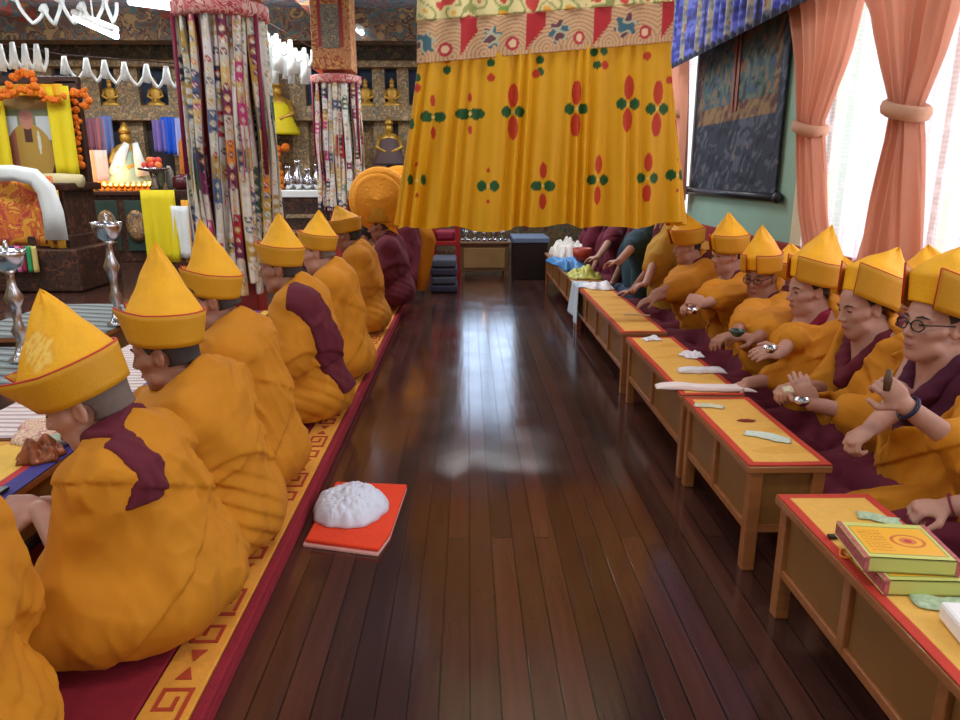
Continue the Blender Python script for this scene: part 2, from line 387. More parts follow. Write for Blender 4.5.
def monk(sp, label):
    """seated figure facing local -X on its cushion. all positions local to the root"""
    hw = np.array(sp['head']); z0 = sp.get('z0', .09)
    lean = sp.get('lean', .05); rz = sp.get('rz', 0.0)
    Rz = rotm(0, 0, rz)
    root_xy = hw[:2] + (Rz @ np.array([.06 + lean, 0, 0]))[:2] + np.array(sp.get('shift', (0, 0)))
    root = empty('person', (root_xy[0], root_xy[1], z0), label, 'person', sp.get('group'), rz)
    o = np.array([root_xy[0], root_xy[1], z0])
    def loc(w): return (np.array(w) - o) @ Rz
    hp = loc(hw)
    R = rotm(0, 0, sp.get('yaw', 0.0)) @ rotm(0, -sp.get('nod', .1), 0) @ rotm(sp.get('roll', 0.0), 0, 0)
    hsz = sp.get('hs', .95 if sp['type'] == 'L' else .87)
    nb = hp + np.array([.06 + lean * .3, 0, -.118 if sp['type'] == 'L' else -.098]); sh_z = nb[2] - .035
    cx = nb[0] + .005; sw = sp.get('sw', .155)
    SL = np.array([cx, -sw, sh_z]); SR = np.array([cx, sw, sh_z])
    hands = []
    for side, key in ((-1, 'lh'), (1, 'rh')):
        hd = dict(sp.get(key, {}))
        if 'px' in hd: hd['w'] = loc(atX(hd['px'][0], hd['px'][1], hd['X']))
        if 'w' not in hd: hd['w'] = np.array([-.34, side * .1, .16])
        S_ = SL if side < 0 else SR
        w = np.array(hd['w']); dv = np.array(hd.get('dir', (-1, -side * .4, -.1)), float); dv /= np.linalg.norm(dv)
        w = w - dv * .05
        if 'el' in hd: el = np.array(hd['el'])
        else:
            mid = (S_ + w) / 2; L = np.linalg.norm(w - S_); off = math.sqrt(max(.26 ** 2 - (L / 2) ** 2, .02 ** 2))
            dn = np.array([.35, side * .55, -1.0]); ax = (w - S_) / (L + 1e-6); dn -= ax * (dn @ ax); dn /= np.linalg.norm(dn); el = mid + dn * off
        hands.append((side, hd, S_, el, w, dv))
    hq = (sp.get('hq', 1))
    skin = sp.get('skin', M_SKIN)
    def body(p):
        q = ((p - hp.astype(f32)) @ R.astype(f32)) / hsz
        d = head_sdf(q) * hsz
        nk = hp + R @ np.array([.02, 0, -.06])
        d = smin(d, cap(p, nk, nb + np.array([.01, 0, .0]), .049, .058), .02)
        d = smin(d, cap(p, SL * .6 + nb * .4, SR * .6 + nb * .4, .055), .04)
        d = smin(d, cap(p, nb - [0, 0, .04], (0, 0, .12), .09, .12), .05)
        for side, hd, S_, el, w, dv in hands:
            if hd.get('hide'): continue
            a = smin(cap(p, S_, el, .045, .038), cap(p, el, w, .038, .026), .012)
            a = smin(a, hand_sdf(p, w, dv, hd.get('n', (0, 0, 1)), -side if False else side, hd.get('curl', .5), sc=hd.get('sc', 1 if sp['type'] == 'L' else .88)), .008)
            d = smin(d, a, .02)
        return d
    pts = np.array([hp + [0, 0, .15], hp - [.14, .1, .1], hp + [.13, .12, .1], (0, 0, .1), SL - .08, SR + .08] + [h[3] for h in hands] + [h[4] for h in hands] + [h[4] + h[5] * .2 for h in hands])
    lo = pts.min(0) - .085; hi = pts.max(0) + .085
    bo = iso_obj('body', body, lo, hi, sp.get('res', .0065), skin, root)
    # hair: clipped scalp
    def hair(p):
        q = ((p - hp.astype(f32)) @ R.astype(f32)) / hsz
        h0 = ell(q, (.012, 0, .042), (.098, .078, .082)); h0 = smin(h0, cap(q, (.045, 0, -.02), (.055, 0, -.06), .05), .04)
        line = q[:, 2] - (sp.get('hl', .074 if sp['type'] == 'L' else .098) - .118 * np.clip((q[:, 0] + .05) / .055, 0, 1)) 
        line = np.minimum(line, nrm((q - np.array([.006, 0, -.01], f32)) * np.array([1, 0, 1], f32)) - .030)
        d = smax(h0 - .004, -line, .003)
        return np.maximum(d, -(h0 + .006))
    iso_obj('hair', hair, hp - .13 * hsz, hp + .14 * hsz, .005 if sp.get('near') else .007, sp.get('hairm', M_HAIR), root)
    if sp.get('face', True):
        for s_ in (-1, 1):
            MB().ball(hp + R @ (np.array([-.0795, .032 * s_, .0085]) * hsz), (.0065 * hsz, .013 * hsz, .0042 * hsz), 10, R @ rotm(0, 0, -s_ * .25)).build('eye', M_EYE, root, True)
            MB().tube([hp + R @ (np.array(q) * hsz) for q in ((-.0905, .014 * s_, .030), (-.087, .032 * s_, .036), (-.074, .052 * s_, .030))], [.002, .0035, .0015], 6).build('eyebrow', M_HAIR, root, True)
        MB().ball(hp + R @ (np.array([-.0895, 0, -.0605]) * hsz), (.0075 * hsz, .021 * hsz, .008 * hsz), 12, R).build('lips', M_LIP, root, True)
    # ---------------- clothes
    seed = sp.get('seed', 3); amp = sp.get('amp', .017); typ = sp['type']
    rc = sp.get('robe', M_YEL); uc = sp.get('under', M_MAR2)
    bw = sp.get('bw', 1.0)
    anc = (cx, SL[1] * .9 if seed % 2 else SR[1] * .9, sh_z + .12)
    def mass(p, arms=True, g=0.0):
        zc = sh_z
        d = ell(p, (cx * .35 - .015, 0, zc * .30), (.155, .205 * bw, zc * .46))
        d = smin(d, ell(p, (cx * .6 - .005, 0, zc * .62), (.132, .185 * bw, zc * .42)), .08)
        d = smin(d, cap(p, SL * [1, .8, 1] + [0, 0, -.03], SR * [1, .8, 1] + [0, 0, -.03], .082), .06)
        d = smin(d, cap(p, (cx + .012, 0, zc), nb + np.array([.004, 0, .005]), .085, .067), .05)
        if arms:
            for side, hd, S_, el, w, dv in hands:
                cf = hd.get('cuff', .25); e2 = el + (w - el) * cf
                ka = 1 if typ == 'L' else .80
                d = smin(d, cap(p, S_ + [0, 0, -.02], el, .072 * ka, .078 * ka), .045)
                d = smin(d, cap(p, el, e2, .076 * ka, .062 * ka), .03)
                if typ == 'R':
                    d = smin(d, cap(p, el + [.02, 0, -.02], (el[0] + .10, el[1] * .85, .14), .05, .075), .07)
                    d = smin(d, cap(p, (el + e2) / 2 + [.01, 0, -.02], ((el + e2)[0] / 2 + .05, (el + e2)[1] * .42, max(.16, e2[2] - .12)), .042, .035), .05)
                if hd.get('drape'):
                    d = smin(d, cap(p, el + [0, 0, -.02], (el[0] + .02, el[1] * .95, .08), .07, .1), .07)
        return d + g
    neck_c = hp + R @ np.array([.02, 0, -.06])
    def neck_hole(p): return cap(p, nb + [-.012, 0, -.01], neck_c + [-.03, 0, .03], .056, .085)
    def lap(p):
        d = ell(p, (-.02, 0, .11), (.21, .24 * bw, .155))
        kx = sp.get('knee', .36)
        for s in (-1, 1):
            d = smin(d, cap(p, (-.02, s * .12, .10), (-kx, s * .27, .085), .115, .085), .05)
            d = smin(d, cap(p, (-kx, s * .27, .085), (-kx + .06, -s * .02, .06), .08, .065), .05)
        return smax(d, -p[:, 2] + .0, .02)
    V0 = min(-.5, -(sp.get('knee', .36) + .12))
    ap = np.array([h[3] for h in hands] + [h[3] + (h[4] - h[3]) * h[1].get('cuff', .25) for h in hands])
    RLO = np.minimum(ap.min(0) - .13, (V0, -.5, 0)); RHI = np.maximum(ap.max(0) + .13, (.36, .5, sh_z + .22))
    if typ == 'L':      # wrapped all round, seen from behind; robe reaches the cushion
        def robe(p):
            d = smin(mass(p), ell(p, (-.02, 0, .10), (.20, .26 * bw, .15)), .07)
            kx = .3
            for s in (-1, 1): d = smin(d, cap(p, (-.05, s * .15, .10), (-kx, s * .26, .09), .1, .08), .06)
            d = d + folds(p, seed, amp, anc, 7, side=1 if seed % 2 else -1)
            # overlapping layers: two hems that step out over the cloth below
            h1 = (p[:, 2] - (.20 + .55 * p[:, 1] * (1 if seed % 2 else -1) + .1 * np.sin(p[:, 0] * 9)))
            h2 = (p[:, 2] - (.36 - .5 * p[:, 1] * (1 if seed % 2 else -1)))
            d = np.minimum(d, smax(d - .012, -h1, .004)); d = np.minimum(d, smax(d - .009, -h2, .004))
            d = smax(d, -neck_hole(p), .012)
            return smax(d, -(p[:, 2] - .004 - .025 * (p[:, 0] > 9)), .012)
        iso_obj('robe', robe, RLO * [1, 1, 0] + [0, 0, -.02], RHI, sp.get('rres', .009), rc, root)
        def under(p): return smax(lap(p) + .045, -(p[:, 2]), .01)
        iso_obj('under_skirt', under, (V0, -.5, -.02), (.3, .5, .26), .014, uc, root)
        rob = robe
        if sp.get('lcol', True):
            def ncol(p):
                q = (p - (nb + neck_c) / 2 - np.array([.004, 0, -.012])).astype(f32); ax = (neck_c - nb); ax = ax / np.linalg.norm(ax); hgt = q @ ax.astype(f32)
                rad = nrm(q - hgt[:, None] * ax.astype(f32)); return np.sqrt((rad - .064) ** 2 + (np.abs(hgt) * .8) ** 2) - sp.get('lcr', .014)
            iso_obj('collar', ncol, nb - .13, neck_c + .13, .006, M_MAR, root)
    else:               # right row: maroon lap, ochre shawl over shoulders open at the chest
        ow = sp.get('open', .5)
        def robe(p):
            d = mass(p)
            d = smin(d, ell(p, (.03, 0, .10), (.2, .24 * bw, .14)), .06)
            if sp.get('lapcloth'): d = smin(d, cap(p, (-.1, -.15, .17), (-.34, -.16, .13), .085, .07), .05)
            d = d + folds(p, seed, amp, anc, 9, z_low=.2, side=1 if seed % 2 else -1)
            h2 = (p[:, 2] - (.30 - .6 * p[:, 1] * (1 if seed % 2 else -1) + .3 * p[:, 0]))
            d = np.minimum(d, smax(d - .011, -h2, .004))
            # chest opening
            vz = (p[:, 2] - (sh_z - sp.get('vdepth', .22)))
            wd = np.abs(p[:, 1] - sp.get('vy', .02)) - np.clip(vz, 0, 1) * ow
            d = smax(d, -np.maximum(wd, p[:, 0] - (cx - .02)), .012)
            d = smax(d, -neck_hole(p), .012)
            return smax(d, -(p[:, 2] - .03), .02)
        iso_obj('robe', robe, RLO * [1, 1, 0] + [0, 0, 0], RHI, sp.get('rres', .009), rc, root)
        def skirt(p): return lap(p) + folds(p, seed + 20, .008, (-.1, 0, .3), 6, z_low=.3) * .8
        iso_obj('skirt', skirt, (V0, -.5, -.03), (.32, .5, .34), .011, uc, root)
        def vest(p): return smax(smax(mass(p, False) + .014 + folds(p, seed + 9, .006, (cx, 0, sh_z + .1), 8) * .6, -neck_hole(p) - .006, .01), -(p[:, 2] - .1), .01)
        iso_obj('vest', vest, (-.3, -.3, .05), (.3, .3, sh_z + .22), .010, sp.get('vest', M_MAR), root)
        if sp.get('collar', True):
            cpts = [(cx + .055, 0, sh_z + .085), (cx + .03, -.075, sh_z + .07), (cx - .04, -.095, sh_z + .03), (cx - .10, -.055, sh_z - .07), (cx - .125, .0, sh_z - .15)]
            cp2 = [(a, -b, c) for a, b, c in cpts]
            def col(p):
                d = None
                for L_ in (cpts, cp2):
                    for a, b in zip(L_[:-1], L_[1:]):
                        e = cap(p, a, b, .027); d = e if d is None else smin(d, e, .015)
                return d - groove(p[:, 2] * 60 + p[:, 1] * 50 + wob(p, seed, 12) * 2) * -.004
            iso_obj('collar', col, (-.25, -.2, sh_z - .24), (.25, .2, sh_z + .16), .008, sp.get('vest', M_MAR), root)
        rob = robe
    if 'sash' in sp:    # maroon band lying over the robe
        n_, c_, w_ = sp['sash']
        n_ = np.array(n_, float); n_ /= np.linalg.norm(n_)
        def sash(p):
            d = rob(p) - .011
            s = np.abs((p @ n_.astype(f32)) - c_ - sp.get('sashw', 0.0) * np.sin(p[:, 2] * 6)) - w_
            if sp.get('sring'): s = np.minimum(s + 0, np.maximum(9 * (p[:, 0] > 9), nrm((p - nb.astype(f32))[:, :2]) - sp['sring'])); s = np.where(p[:, 0] > sp.get('sashx', -.02), s, nrm((p - nb.astype(f32))[:, :2]) - sp['sring'])
            d = smax(smax(d, s, .006), -(rob(p) + .006), .002)
            if not sp.get('sring'): d = smax(d, -(p[:, 0] - sp.get('sashx', -.02)), .004)
            return smax(d, -(p[:, 2] - sp.get('sashz', .02)), .004)
        iso_obj('sash', sash, (V0 + .1, -.45, -.01), (.36, .45, sh_z + .23), sp.get('rres', .009) * .9, sp.get('sashmat', M_MAR), root)
    if sp.get('hat') is not None: hat(root, hp, R @ np.eye(3), dict(sp['hat'], k=sp['hat'].get('k', 1.0) * hsz))
    if sp.get('glasses'):
        g = MB(); W = lambda *q: hp + R @ (np.array(q) * hsz)
        for s_ in (-1, 1):
            c = np.array([-.101, .032 * s_, .006]); g.tube([W(c[0] + .003 * abs(math.sin(a)) + (.006 if abs(math.cos(a)) > .9 and math.cos(a) * s_ > 0 else 0), c[1] + .024 * math.cos(a), c[2] + .019 * math.sin(a)) for a in np.linspace(0, 2 * PI, 21)], .0022, 6, False)
            g.tube([W(-.097, .056 * s_, .012), W(-.05, .073 * s_, .013), W(.005, .080 * s_, .010)], .002, 6)
        g.tube([W(-.103, -.009, .010), W(-.107, 0, .014), W(-.103, .009, .010)], .002, 6)
        g.build('glasses', M_BLACK, root, True)
    if sp.get('bracelet'):
        side = sp['bracelet']; H_ = [h for h in hands if h[0] == side][0]; ax = (H_[4] - H_[3]); ax = ax / np.linalg.norm(ax); c = H_[4] - ax * .015; u, v, _ = basis(ax)
        MB().tube([c + .033 * (math.cos(a) * u + math.sin(a) * v) for a in np.linspace(0, 2 * PI, 21)], sp.get('brr', .006), 6, False).build('bracelet', sp.get('brm', mat('blue_bead', (20, 22, 60), rough=.3)), root, True)
    PEOPLE.append((root, hp, R, hands, o, Rz))
    return root
# ------------------------------------------------------------------ the hall
WX = 2.17; FY = 11.7; BY = -4.5; LXW = -9.4; ZC = 3.35
def planks():
    m = bpy.data.materials.new('varnished_planks'); m.use_nodes = True; nt = m.node_tree; b = nt.nodes['Principled BSDF']; L = nt.links.new
    tc = nl(m, 'ShaderNodeTexCoord'); mp = nl(m, 'ShaderNodeMapping'); mp.inputs['Rotation'].default_value = (0, 0, PI / 2); L(tc.outputs['Object'], mp.inputs[0])
    br = nl(m, 'ShaderNodeTexBrick'); L(mp.outputs[0], br.inputs['Vector'])
    br.inputs['Color1'].default_value = lin((86, 50, 40)) + (1,); br.inputs['Color2'].default_value = lin((54, 33, 29)) + (1,); br.inputs['Mortar'].default_value = lin((26, 16, 14)) + (1,)
    br.inputs['Scale'].default_value = 1; br.inputs['Brick Width'].default_value = 2.3; br.inputs['Row Height'].default_value = .076; br.inputs['Mortar Size'].default_value = .0028; br.inputs['Mortar Smooth'].default_value = .3
    br.offset = .37; br.offset_frequency = 2
    mp2 = nl(m, 'ShaderNodeMapping'); mp2.inputs['Scale'].default_value = (26, 1.6, 1); L(tc.outputs['Object'], mp2.inputs[0])
    n = nl(m, 'ShaderNodeTexNoise'); n.inputs['Scale'].default_value = 1.4; n.inputs['Detail'].default_value = 6; L(mp2.outputs[0], n.inputs['Vector'])
    mr = nl(m, 'ShaderNodeMapRange'); mr.inputs['To Min'].default_value = .55; mr.inputs['To Max'].default_value = 1.4; L(n.outputs['Fac'], mr.inputs['Value'])
    sc = nl(m, 'ShaderNodeVectorMath', operation='SCALE'); L(br.outputs['Color'], sc.inputs[0]); L(mr.outputs[0], sc.inputs['Scale'])
    L(sc.outputs[0], b.inputs['Base Color'])
    r = nl(m, 'ShaderNodeMapRange'); r.inputs['To Min'].default_value = .05; r.inputs['To Max'].default_value = .26
    n3 = nl(m, 'ShaderNodeTexNoise'); n3.inputs['Scale'].default_value = 3.5; n3.inputs['Detail'].default_value = 4; L(tc.outputs['Object'], n3.inputs['Vector']); L(n3.outputs['Fac'], r.inputs['Value']); L(r.outputs[0], b.inputs['Roughness'])
    b.inputs['Coat Weight'].default_value = .25; b.inputs['Coat Roughness'].default_value = .12
    bp = nl(m, 'ShaderNodeBump'); bp.inputs['Strength'].default_value = .45; bp.inputs['Distance'].default_value = .003
    ad = nl(m, 'ShaderNodeMath', operation='MULTIPLY_ADD'); L(n.outputs['Fac'], ad.inputs[0]); ad.inputs[1].default_value = .35; 
    iv = nl(m, 'ShaderNodeMath', operation='SUBTRACT'); iv.inputs[0].default_value = 1; L(br.outputs['Fac'], iv.inputs[1]); L(iv.outputs[0], ad.inputs[2])
    L(ad.outputs[0], bp.inputs['Height']); L(bp.outputs[0], b.inputs['Normal'])
    return m
struct(MB().box(((LXW + WX) / 2, (FY + BY) / 2, -.05), (WX - LXW + .6, FY - BY + .6, .1)).build('floor', planks()))
M_GREEN = mat('sage_wall', (150, 186, 166), rough=.7, noise=.04, nscale=3)
M_CREAM = mat('cream_paint', (226, 216, 180), rough=.6, noise=.03)
M_CEIL = brocade('ceiling_paint', [(90, 118, 134), (112, 132, 142), (150, 84, 66), (66, 90, 110), (130, 142, 140)], 7, rough=.8, bump=0)
M_FAR = brocade('painted_shrine_wall', [(92, 66, 40), (112, 84, 50), (62, 70, 60), (120, 96, 60), (84, 44, 34)], 6, rough=.7, bump=.1)
struct(MB().box(((LXW + WX) / 2, (FY + BY) / 2, ZC + .05), (WX - LXW + .6, FY - BY + .6, .1)).build('ceiling', M_CEIL))
wins = [(-3.6, -.5), (.1, 4.62), (7.25, 8.9)]; ZS, ZT = .62, 3.0
w = MB(); w.box((WX + .1, (BY + FY) / 2, ZS / 2), (.2, FY - BY, ZS)); w.box((WX + .1, (BY + FY) / 2, (ZT + ZC) / 2), (.2, FY - BY, ZC - ZT))
ys = [BY] + [v for p in wins for v in p] + [FY]
for a, b in zip(ys[::2], ys[1::2]): w.box((WX + .1, (a + b) / 2, (ZS + ZT) / 2), (.2, b - a, ZT - ZS))
struct(w.build('wall_right', M_GREEN))
w = MB(); wb = (-.15, .8, 1.15, 3.0)
w.box(((LXW + wb[0]) / 2, FY + .1, ZC / 2), (wb[0] - LXW, .2, ZC)); w.box(((WX + .2 + wb[1]) / 2, FY + .1, ZC / 2), (WX + .2 - wb[1], .2, ZC)); w.box(((wb[0] + wb[1]) / 2, FY + .1, wb[2] / 2), (wb[1] - wb[0], .2, wb[2])); w.box(((wb[0] + wb[1]) / 2, FY + .1, (wb[3] + ZC) / 2), (wb[1] - wb[0], .2, ZC - wb[3]))
struct(w.build('wall_back', M_FAR))
f = MB()
for x in (wb[0] + .03, (wb[0] + wb[1]) / 2, wb[1] - .03): f.box((x, FY + .08, (wb[2] + wb[3]) / 2), (.05, .05, wb[3] - wb[2]))
for z in (wb[2] + .03, 2.2, wb[3] - .03): f.box(((wb[0] + wb[1]) / 2, FY + .08, z), (wb[1] - wb[0], .05, .05))
struct(f.build('window_4', M_CREAM))
struct(MB().box((LXW - .1, (BY + FY) / 2, ZC / 2), (.2, FY - BY, ZC)).build('wall_left', mat('ochre_wall', (170, 140, 90), rough=.8)))
struct(MB().box(((LXW + WX) / 2, BY - .1, ZC / 2), (WX - LXW + .4, .2, ZC)).build('wall_front', mat('warm_white_wall', (205, 190, 165), rough=.8)))
struct(MB().box((WX - .012, 5.9, .05), (.024, 11, .1)).build('baseboard_right', mat('dark_wood', (60, 34, 24), rough=.4, noise=.15, nscale=6, stretch=(8, 1, 8))))
M_DW = MATS['dark_wood']
M_GLASS = mat('window_glass', (240, 245, 250), rough=.0, trans=1)
for i, (a, b) in enumerate(wins):
    f = MB(); n = max(1, round((b - a) / 1.1))
    for k in range(n + 1): f.box((WX + .10, a + (b - a) * k / n, (ZS + ZT) / 2), (.06, .06, ZT - ZS))
    for z in (ZS + .03, ZT - .5, ZT - .03): f.box((WX + .10, (a + b) / 2, z), (.06, b - a, .06))
    f.box((WX + .01, (a + b) / 2, ZS - .015), (.22, b - a + .1, .03))
    struct(f.build('window_%d' % (i + 1), M_CREAM))
struct(MB().box((WX - .02, 4.70, 1.7), (.05, .16, 2.9)).build('trim_1', M_CREAM, bevel=.006))
# lace and curtains
def lace_mat():
    m = bpy.data.materials.new('lace'); m.use_nodes = True; nt = m.node_tree; L = nt.links.new
    for n in list(nt.nodes): nt.nodes.remove(n)
    out = nl(m, 'ShaderNodeOutputMaterial'); d = nl(m, 'ShaderNodeBsdfDiffuse'); t = nl(m, 'ShaderNodeBsdfTranslucent'); tr = nl(m, 'ShaderNodeBsdfTransparent')
    d.inputs[0].default_value = lin((232, 222, 228)) + (1,); t.inputs[0].default_value = lin((222, 204, 212)) + (1,)
    a = nl(m, 'ShaderNodeAddShader'); mx0 = nl(m, 'ShaderNodeMixShader'); mx0.inputs[0].default_value = .6; L(d.outputs[0], mx0.inputs[1]); L(t.outputs[0], mx0.inputs[2])
    tc = nl(m, 'ShaderNodeTexCoord'); v = nl(m, 'ShaderNodeTexVoronoi'); v.inputs['Scale'].default_value = 16; L(tc.outputs['Object'], v.inputs['Vector'])
    wv = nl(m, 'ShaderNodeTexWave'); wv.bands_direction = 'Z'; wv.inputs['Scale'].default_value = 14; L(tc.outputs['Object'], wv.inputs['Vector'])
    lt = nl(m, 'ShaderNodeMapRange'); L(v.outputs['Distance'], lt.inputs['Value']); lt.inputs['From Min'].default_value = .2; lt.inputs['From Max'].default_value = .5; lt.inputs['To Min'].default_value = .22; lt.inputs['To Max'].default_value = .48
    mu = nl(m, 'ShaderNodeMath', operation='MULTIPLY_ADD'); L(wv.outputs['Fac'], mu.inputs[0]); mu.inputs[1].default_value = .12; L(lt.outputs[0], mu.inputs[2])
    mx = nl(m, 'ShaderNodeMixShader'); L(mu.outputs[0], mx.inputs[0]); L(mx0.outputs[0], mx.inputs[1]); L(tr.outputs[0], mx.inputs[2]); L(mx.outputs[0], out.inputs[0])
    return m
M_LACE = lace_mat()
def sheer(y0, y1, label, seed, zb=.5):
    nu, nv = int((y1 - y0) * 90), 14
    U, V = np.meshgrid(np.linspace(0, 1, nu), np.linspace(0, 1, nv)); Y = y0 + (y1 - y0) * U; Z = zb + (3.02 - zb) * V
    X = WX - .05 + .018 * np.sin(Y * 38 + seed + .6 * np.sin(V * 3)) + .01 * np.sin(Y * 91 + V * 2)
    v, f = gridmesh(X, Y, Z); o = link('lace_curtain', raw_mesh('lace_curtain', v, f), M_LACE)
    tag(o, label, 'curtain', None)
sheer(2.9, 4.6, 'white lace curtain filling the window between the two peach curtains', 1)
sheer(.1, 2.87, 'white lace curtain at the right edge, past the nearer peach curtain', 2)
sheer(7.25, 8.9, 'white lace strip glimpsed left of the dark scroll painting', 3)
M_PEACH = mat('peach_curtain', (210, 146, 118), rough=.75, noise=.05, nscale=5, sheen=.2)
def two_sided(m, c, f=.35, at=None):
    nt = m.node_tree; L = nt.links.new; b = nt.nodes['Principled BSDF']; out = nt.nodes['Material Output']
    t = nl(m, 'ShaderNodeBsdfTranslucent'); t.inputs[0].default_value = lin(c) + (1,); mx = nl(m, 'ShaderNodeMixShader'); mx.inputs[0].default_value = f
    if at: aa = nl(m, 'ShaderNodeAttribute', attribute_name='Col'); L(aa.outputs['Color'], t.inputs[0])
    L(b.outputs[0], mx.inputs[1]); L(t.outputs[0], mx.inputs[2]); L(mx.outputs[0], out.inputs[0])
two_sided(M_PEACH, (222, 158, 128), .3)
def curtain(rows, X0, npl, amp, label, tie):
    """rows: (y_px, left_px, right_px) -> points on the plane x=X0, pleated towards the room"""
    R_ = []
    for y, l, r in rows:
        a = atX(l, y, X0); b = atX(r, y, X0); R_.append(((a[2] + b[2]) / 2, a[1], b[1]))
    R_.sort(); zs = [q[0] for q in R_]
    nv, nu = 60, 90; Z = np.linspace(zs[0], zs[-1], nv); A = np.interp(Z, zs, [q[1] for q in R_]); B = np.interp(Z, zs, [q[2] for q in R_])
    U = np.linspace(0, 1, nu)
    Y = A[:, None] + (B - A)[:, None] * U[None]
    wd = np.abs(B - A)[:, None]
    ph = U[None] * npl * 2 * PI
    X = X0 - amp * (.6 + .4 * np.clip(wd / .5, 0, 1)) * (np.sin(ph + .4 * np.sin(Z[:, None] * 3)) + .35 * np.sin(ph * 2.3 + Z[:, None] * 2)) - .03
    v, f = gridmesh(X, Y + 0 * X, Z[:, None] + 0 * X)
    root = empty('curtain', (X0, float((A[0] + B[0]) / 2), 0), label, 'curtain')
    loc = np.array([X0, float((A[0] + B[0]) / 2), 0])
    link('curtain_cloth', raw_mesh('curtain_cloth', v - loc, f), M_PEACH, root)
    p = atX(tie[0], tie[1], X0) - loc
    MB().tube([p + np.array([.075 * math.cos(a) - .03, .12 * math.sin(a), .03 * math.sin(a)]) for a in np.linspace(0, 2 * PI, 25)], .022, 8, False, 1.6).build('tieback', mat('tan_sash', (196, 146, 116), rough=.7), root, True)
    return root
curtain([(-120, 760, 905), (0, 800, 868), (60, 806, 850), (125, 806, 824), (150, 805, 826), (215, 806, 830), (262, 812, 838), (330, 815, 850)], WX - .10, 5, .035, 'farther peach curtain tied at its waist, beside the green wall', (815, 128))
curtain([(-120, 850, 1040), (0, 886, 962), (60, 895, 942), (108, 904, 922), (140, 898, 924), (200, 882, 925), (262, 868, 926), (340, 850, 930)], WX - .10, 5, .045, 'nearer peach curtain tied at its waist, behind the young monk', (912, 110))
curtain([(20, 655, 692), (80, 668, 691), (110, 672, 690), (200, 676, 686)], WX - .08, 3, .03, 'small stretch of peach curtain between the canopy and the dark scroll painting', (680, 112))
curtain([(-300, 1010, 1300), (-60, 1050, 1200), (110, 1090, 1130), (300, 1050, 1150)], WX - .10, 5, .04, 'peach curtain just outside the right edge', (1110, 112)) if False else None
# scroll painting on the green wall
def thangka():
    X0 = WX - .03; tl = atX(697, 60, X0); br = atX(775, 196, X0); y0, y1 = br[1], atX(690, 195, X0)[1]; z0, z1 = br[2], 2.75
    root = empty('scroll_painting', (X0, (y0 + y1) / 2, z0), 'large dark brocade scroll painting hanging on the green wall', 'painting')
    nu, nv = 150, 150; U, V = np.meshgrid(np.linspace(0, 1, nu), np.linspace(0, 1, nv))
    v, f = gridmesh(0 * U, (U - .5) * (y1 - y0), V * (z1 - z0)); o = link('brocade_mount', raw_mesh('brocade_mount', v, f), mat('painting_cloth', (60, 60, 70), attr=True, rough=.8, noise=.2, nscale=30), root, solid=.01)
    rs = np.random.RandomState(4)
    def pc(co):
        u = co[:, 1] / (y1 - y0) + .5; t = co[:, 2] / (z1 - z0)
        wv_ = np.stack([wob(co, 31 + q, 22, 5) for q in range(3)], -1) * .06; n = wob(co + wv_, 3, 60, 7); n2 = wob(co - wv_, 9, 30, 6); c = np.zeros((len(co), 3)); c[:] = (44, 50, 66); c[n > .18] = (78, 84, 98); c[n < -.3] = (28, 30, 44); c[(n2 > .35) & (n > .1)] = (104, 96, 92)
        im = (u > .1) & (u < .9) & (t > .42)
        c[im] = (70, 92, 84); c[im & (n2 > .1)] = (96, 104, 92); c[im & (n2 < -.2)] = (62, 84, 104); c[im & (n > .3)] = (132, 96, 70); c[im & (n < -.35)] = (50, 54, 50)
        fr = (u > .06) & (u < .94) & (t > .34) & ((u < .1) | (u > .9) | (t < .42)); c[fr] = (112, 84, 58); c[fr & (n > .1)] = (140, 110, 70); c[fr & (n < -.2)] = (88, 50, 44)
        return c
    paint(o, pc)
    MB().tube([(-.01, -(y1 - y0) / 2 - .05, -.01), (-.01, (y1 - y0) / 2 + .05, -.01)], .028, 12).build('scroll_rod', mat('rod', (40, 42, 52), rough=.4), root, True)
    for s in (-1, 1): MB().ball((-.01, s * ((y1 - y0) / 2 + .07), -.01), .04, 12).build('rod_knob', mat('rod', (40, 42, 52)), root, True)
    for d in (.04, -.05): MB().box((-.012, (y1 - y0) * (-.02) + d, (z1 - z0) * .68), (.006, .05, (z1 - z0) * .6)).build('ribbon', mat('rust_ribbon', (140, 70, 44), rough=.6), root)
thangka()
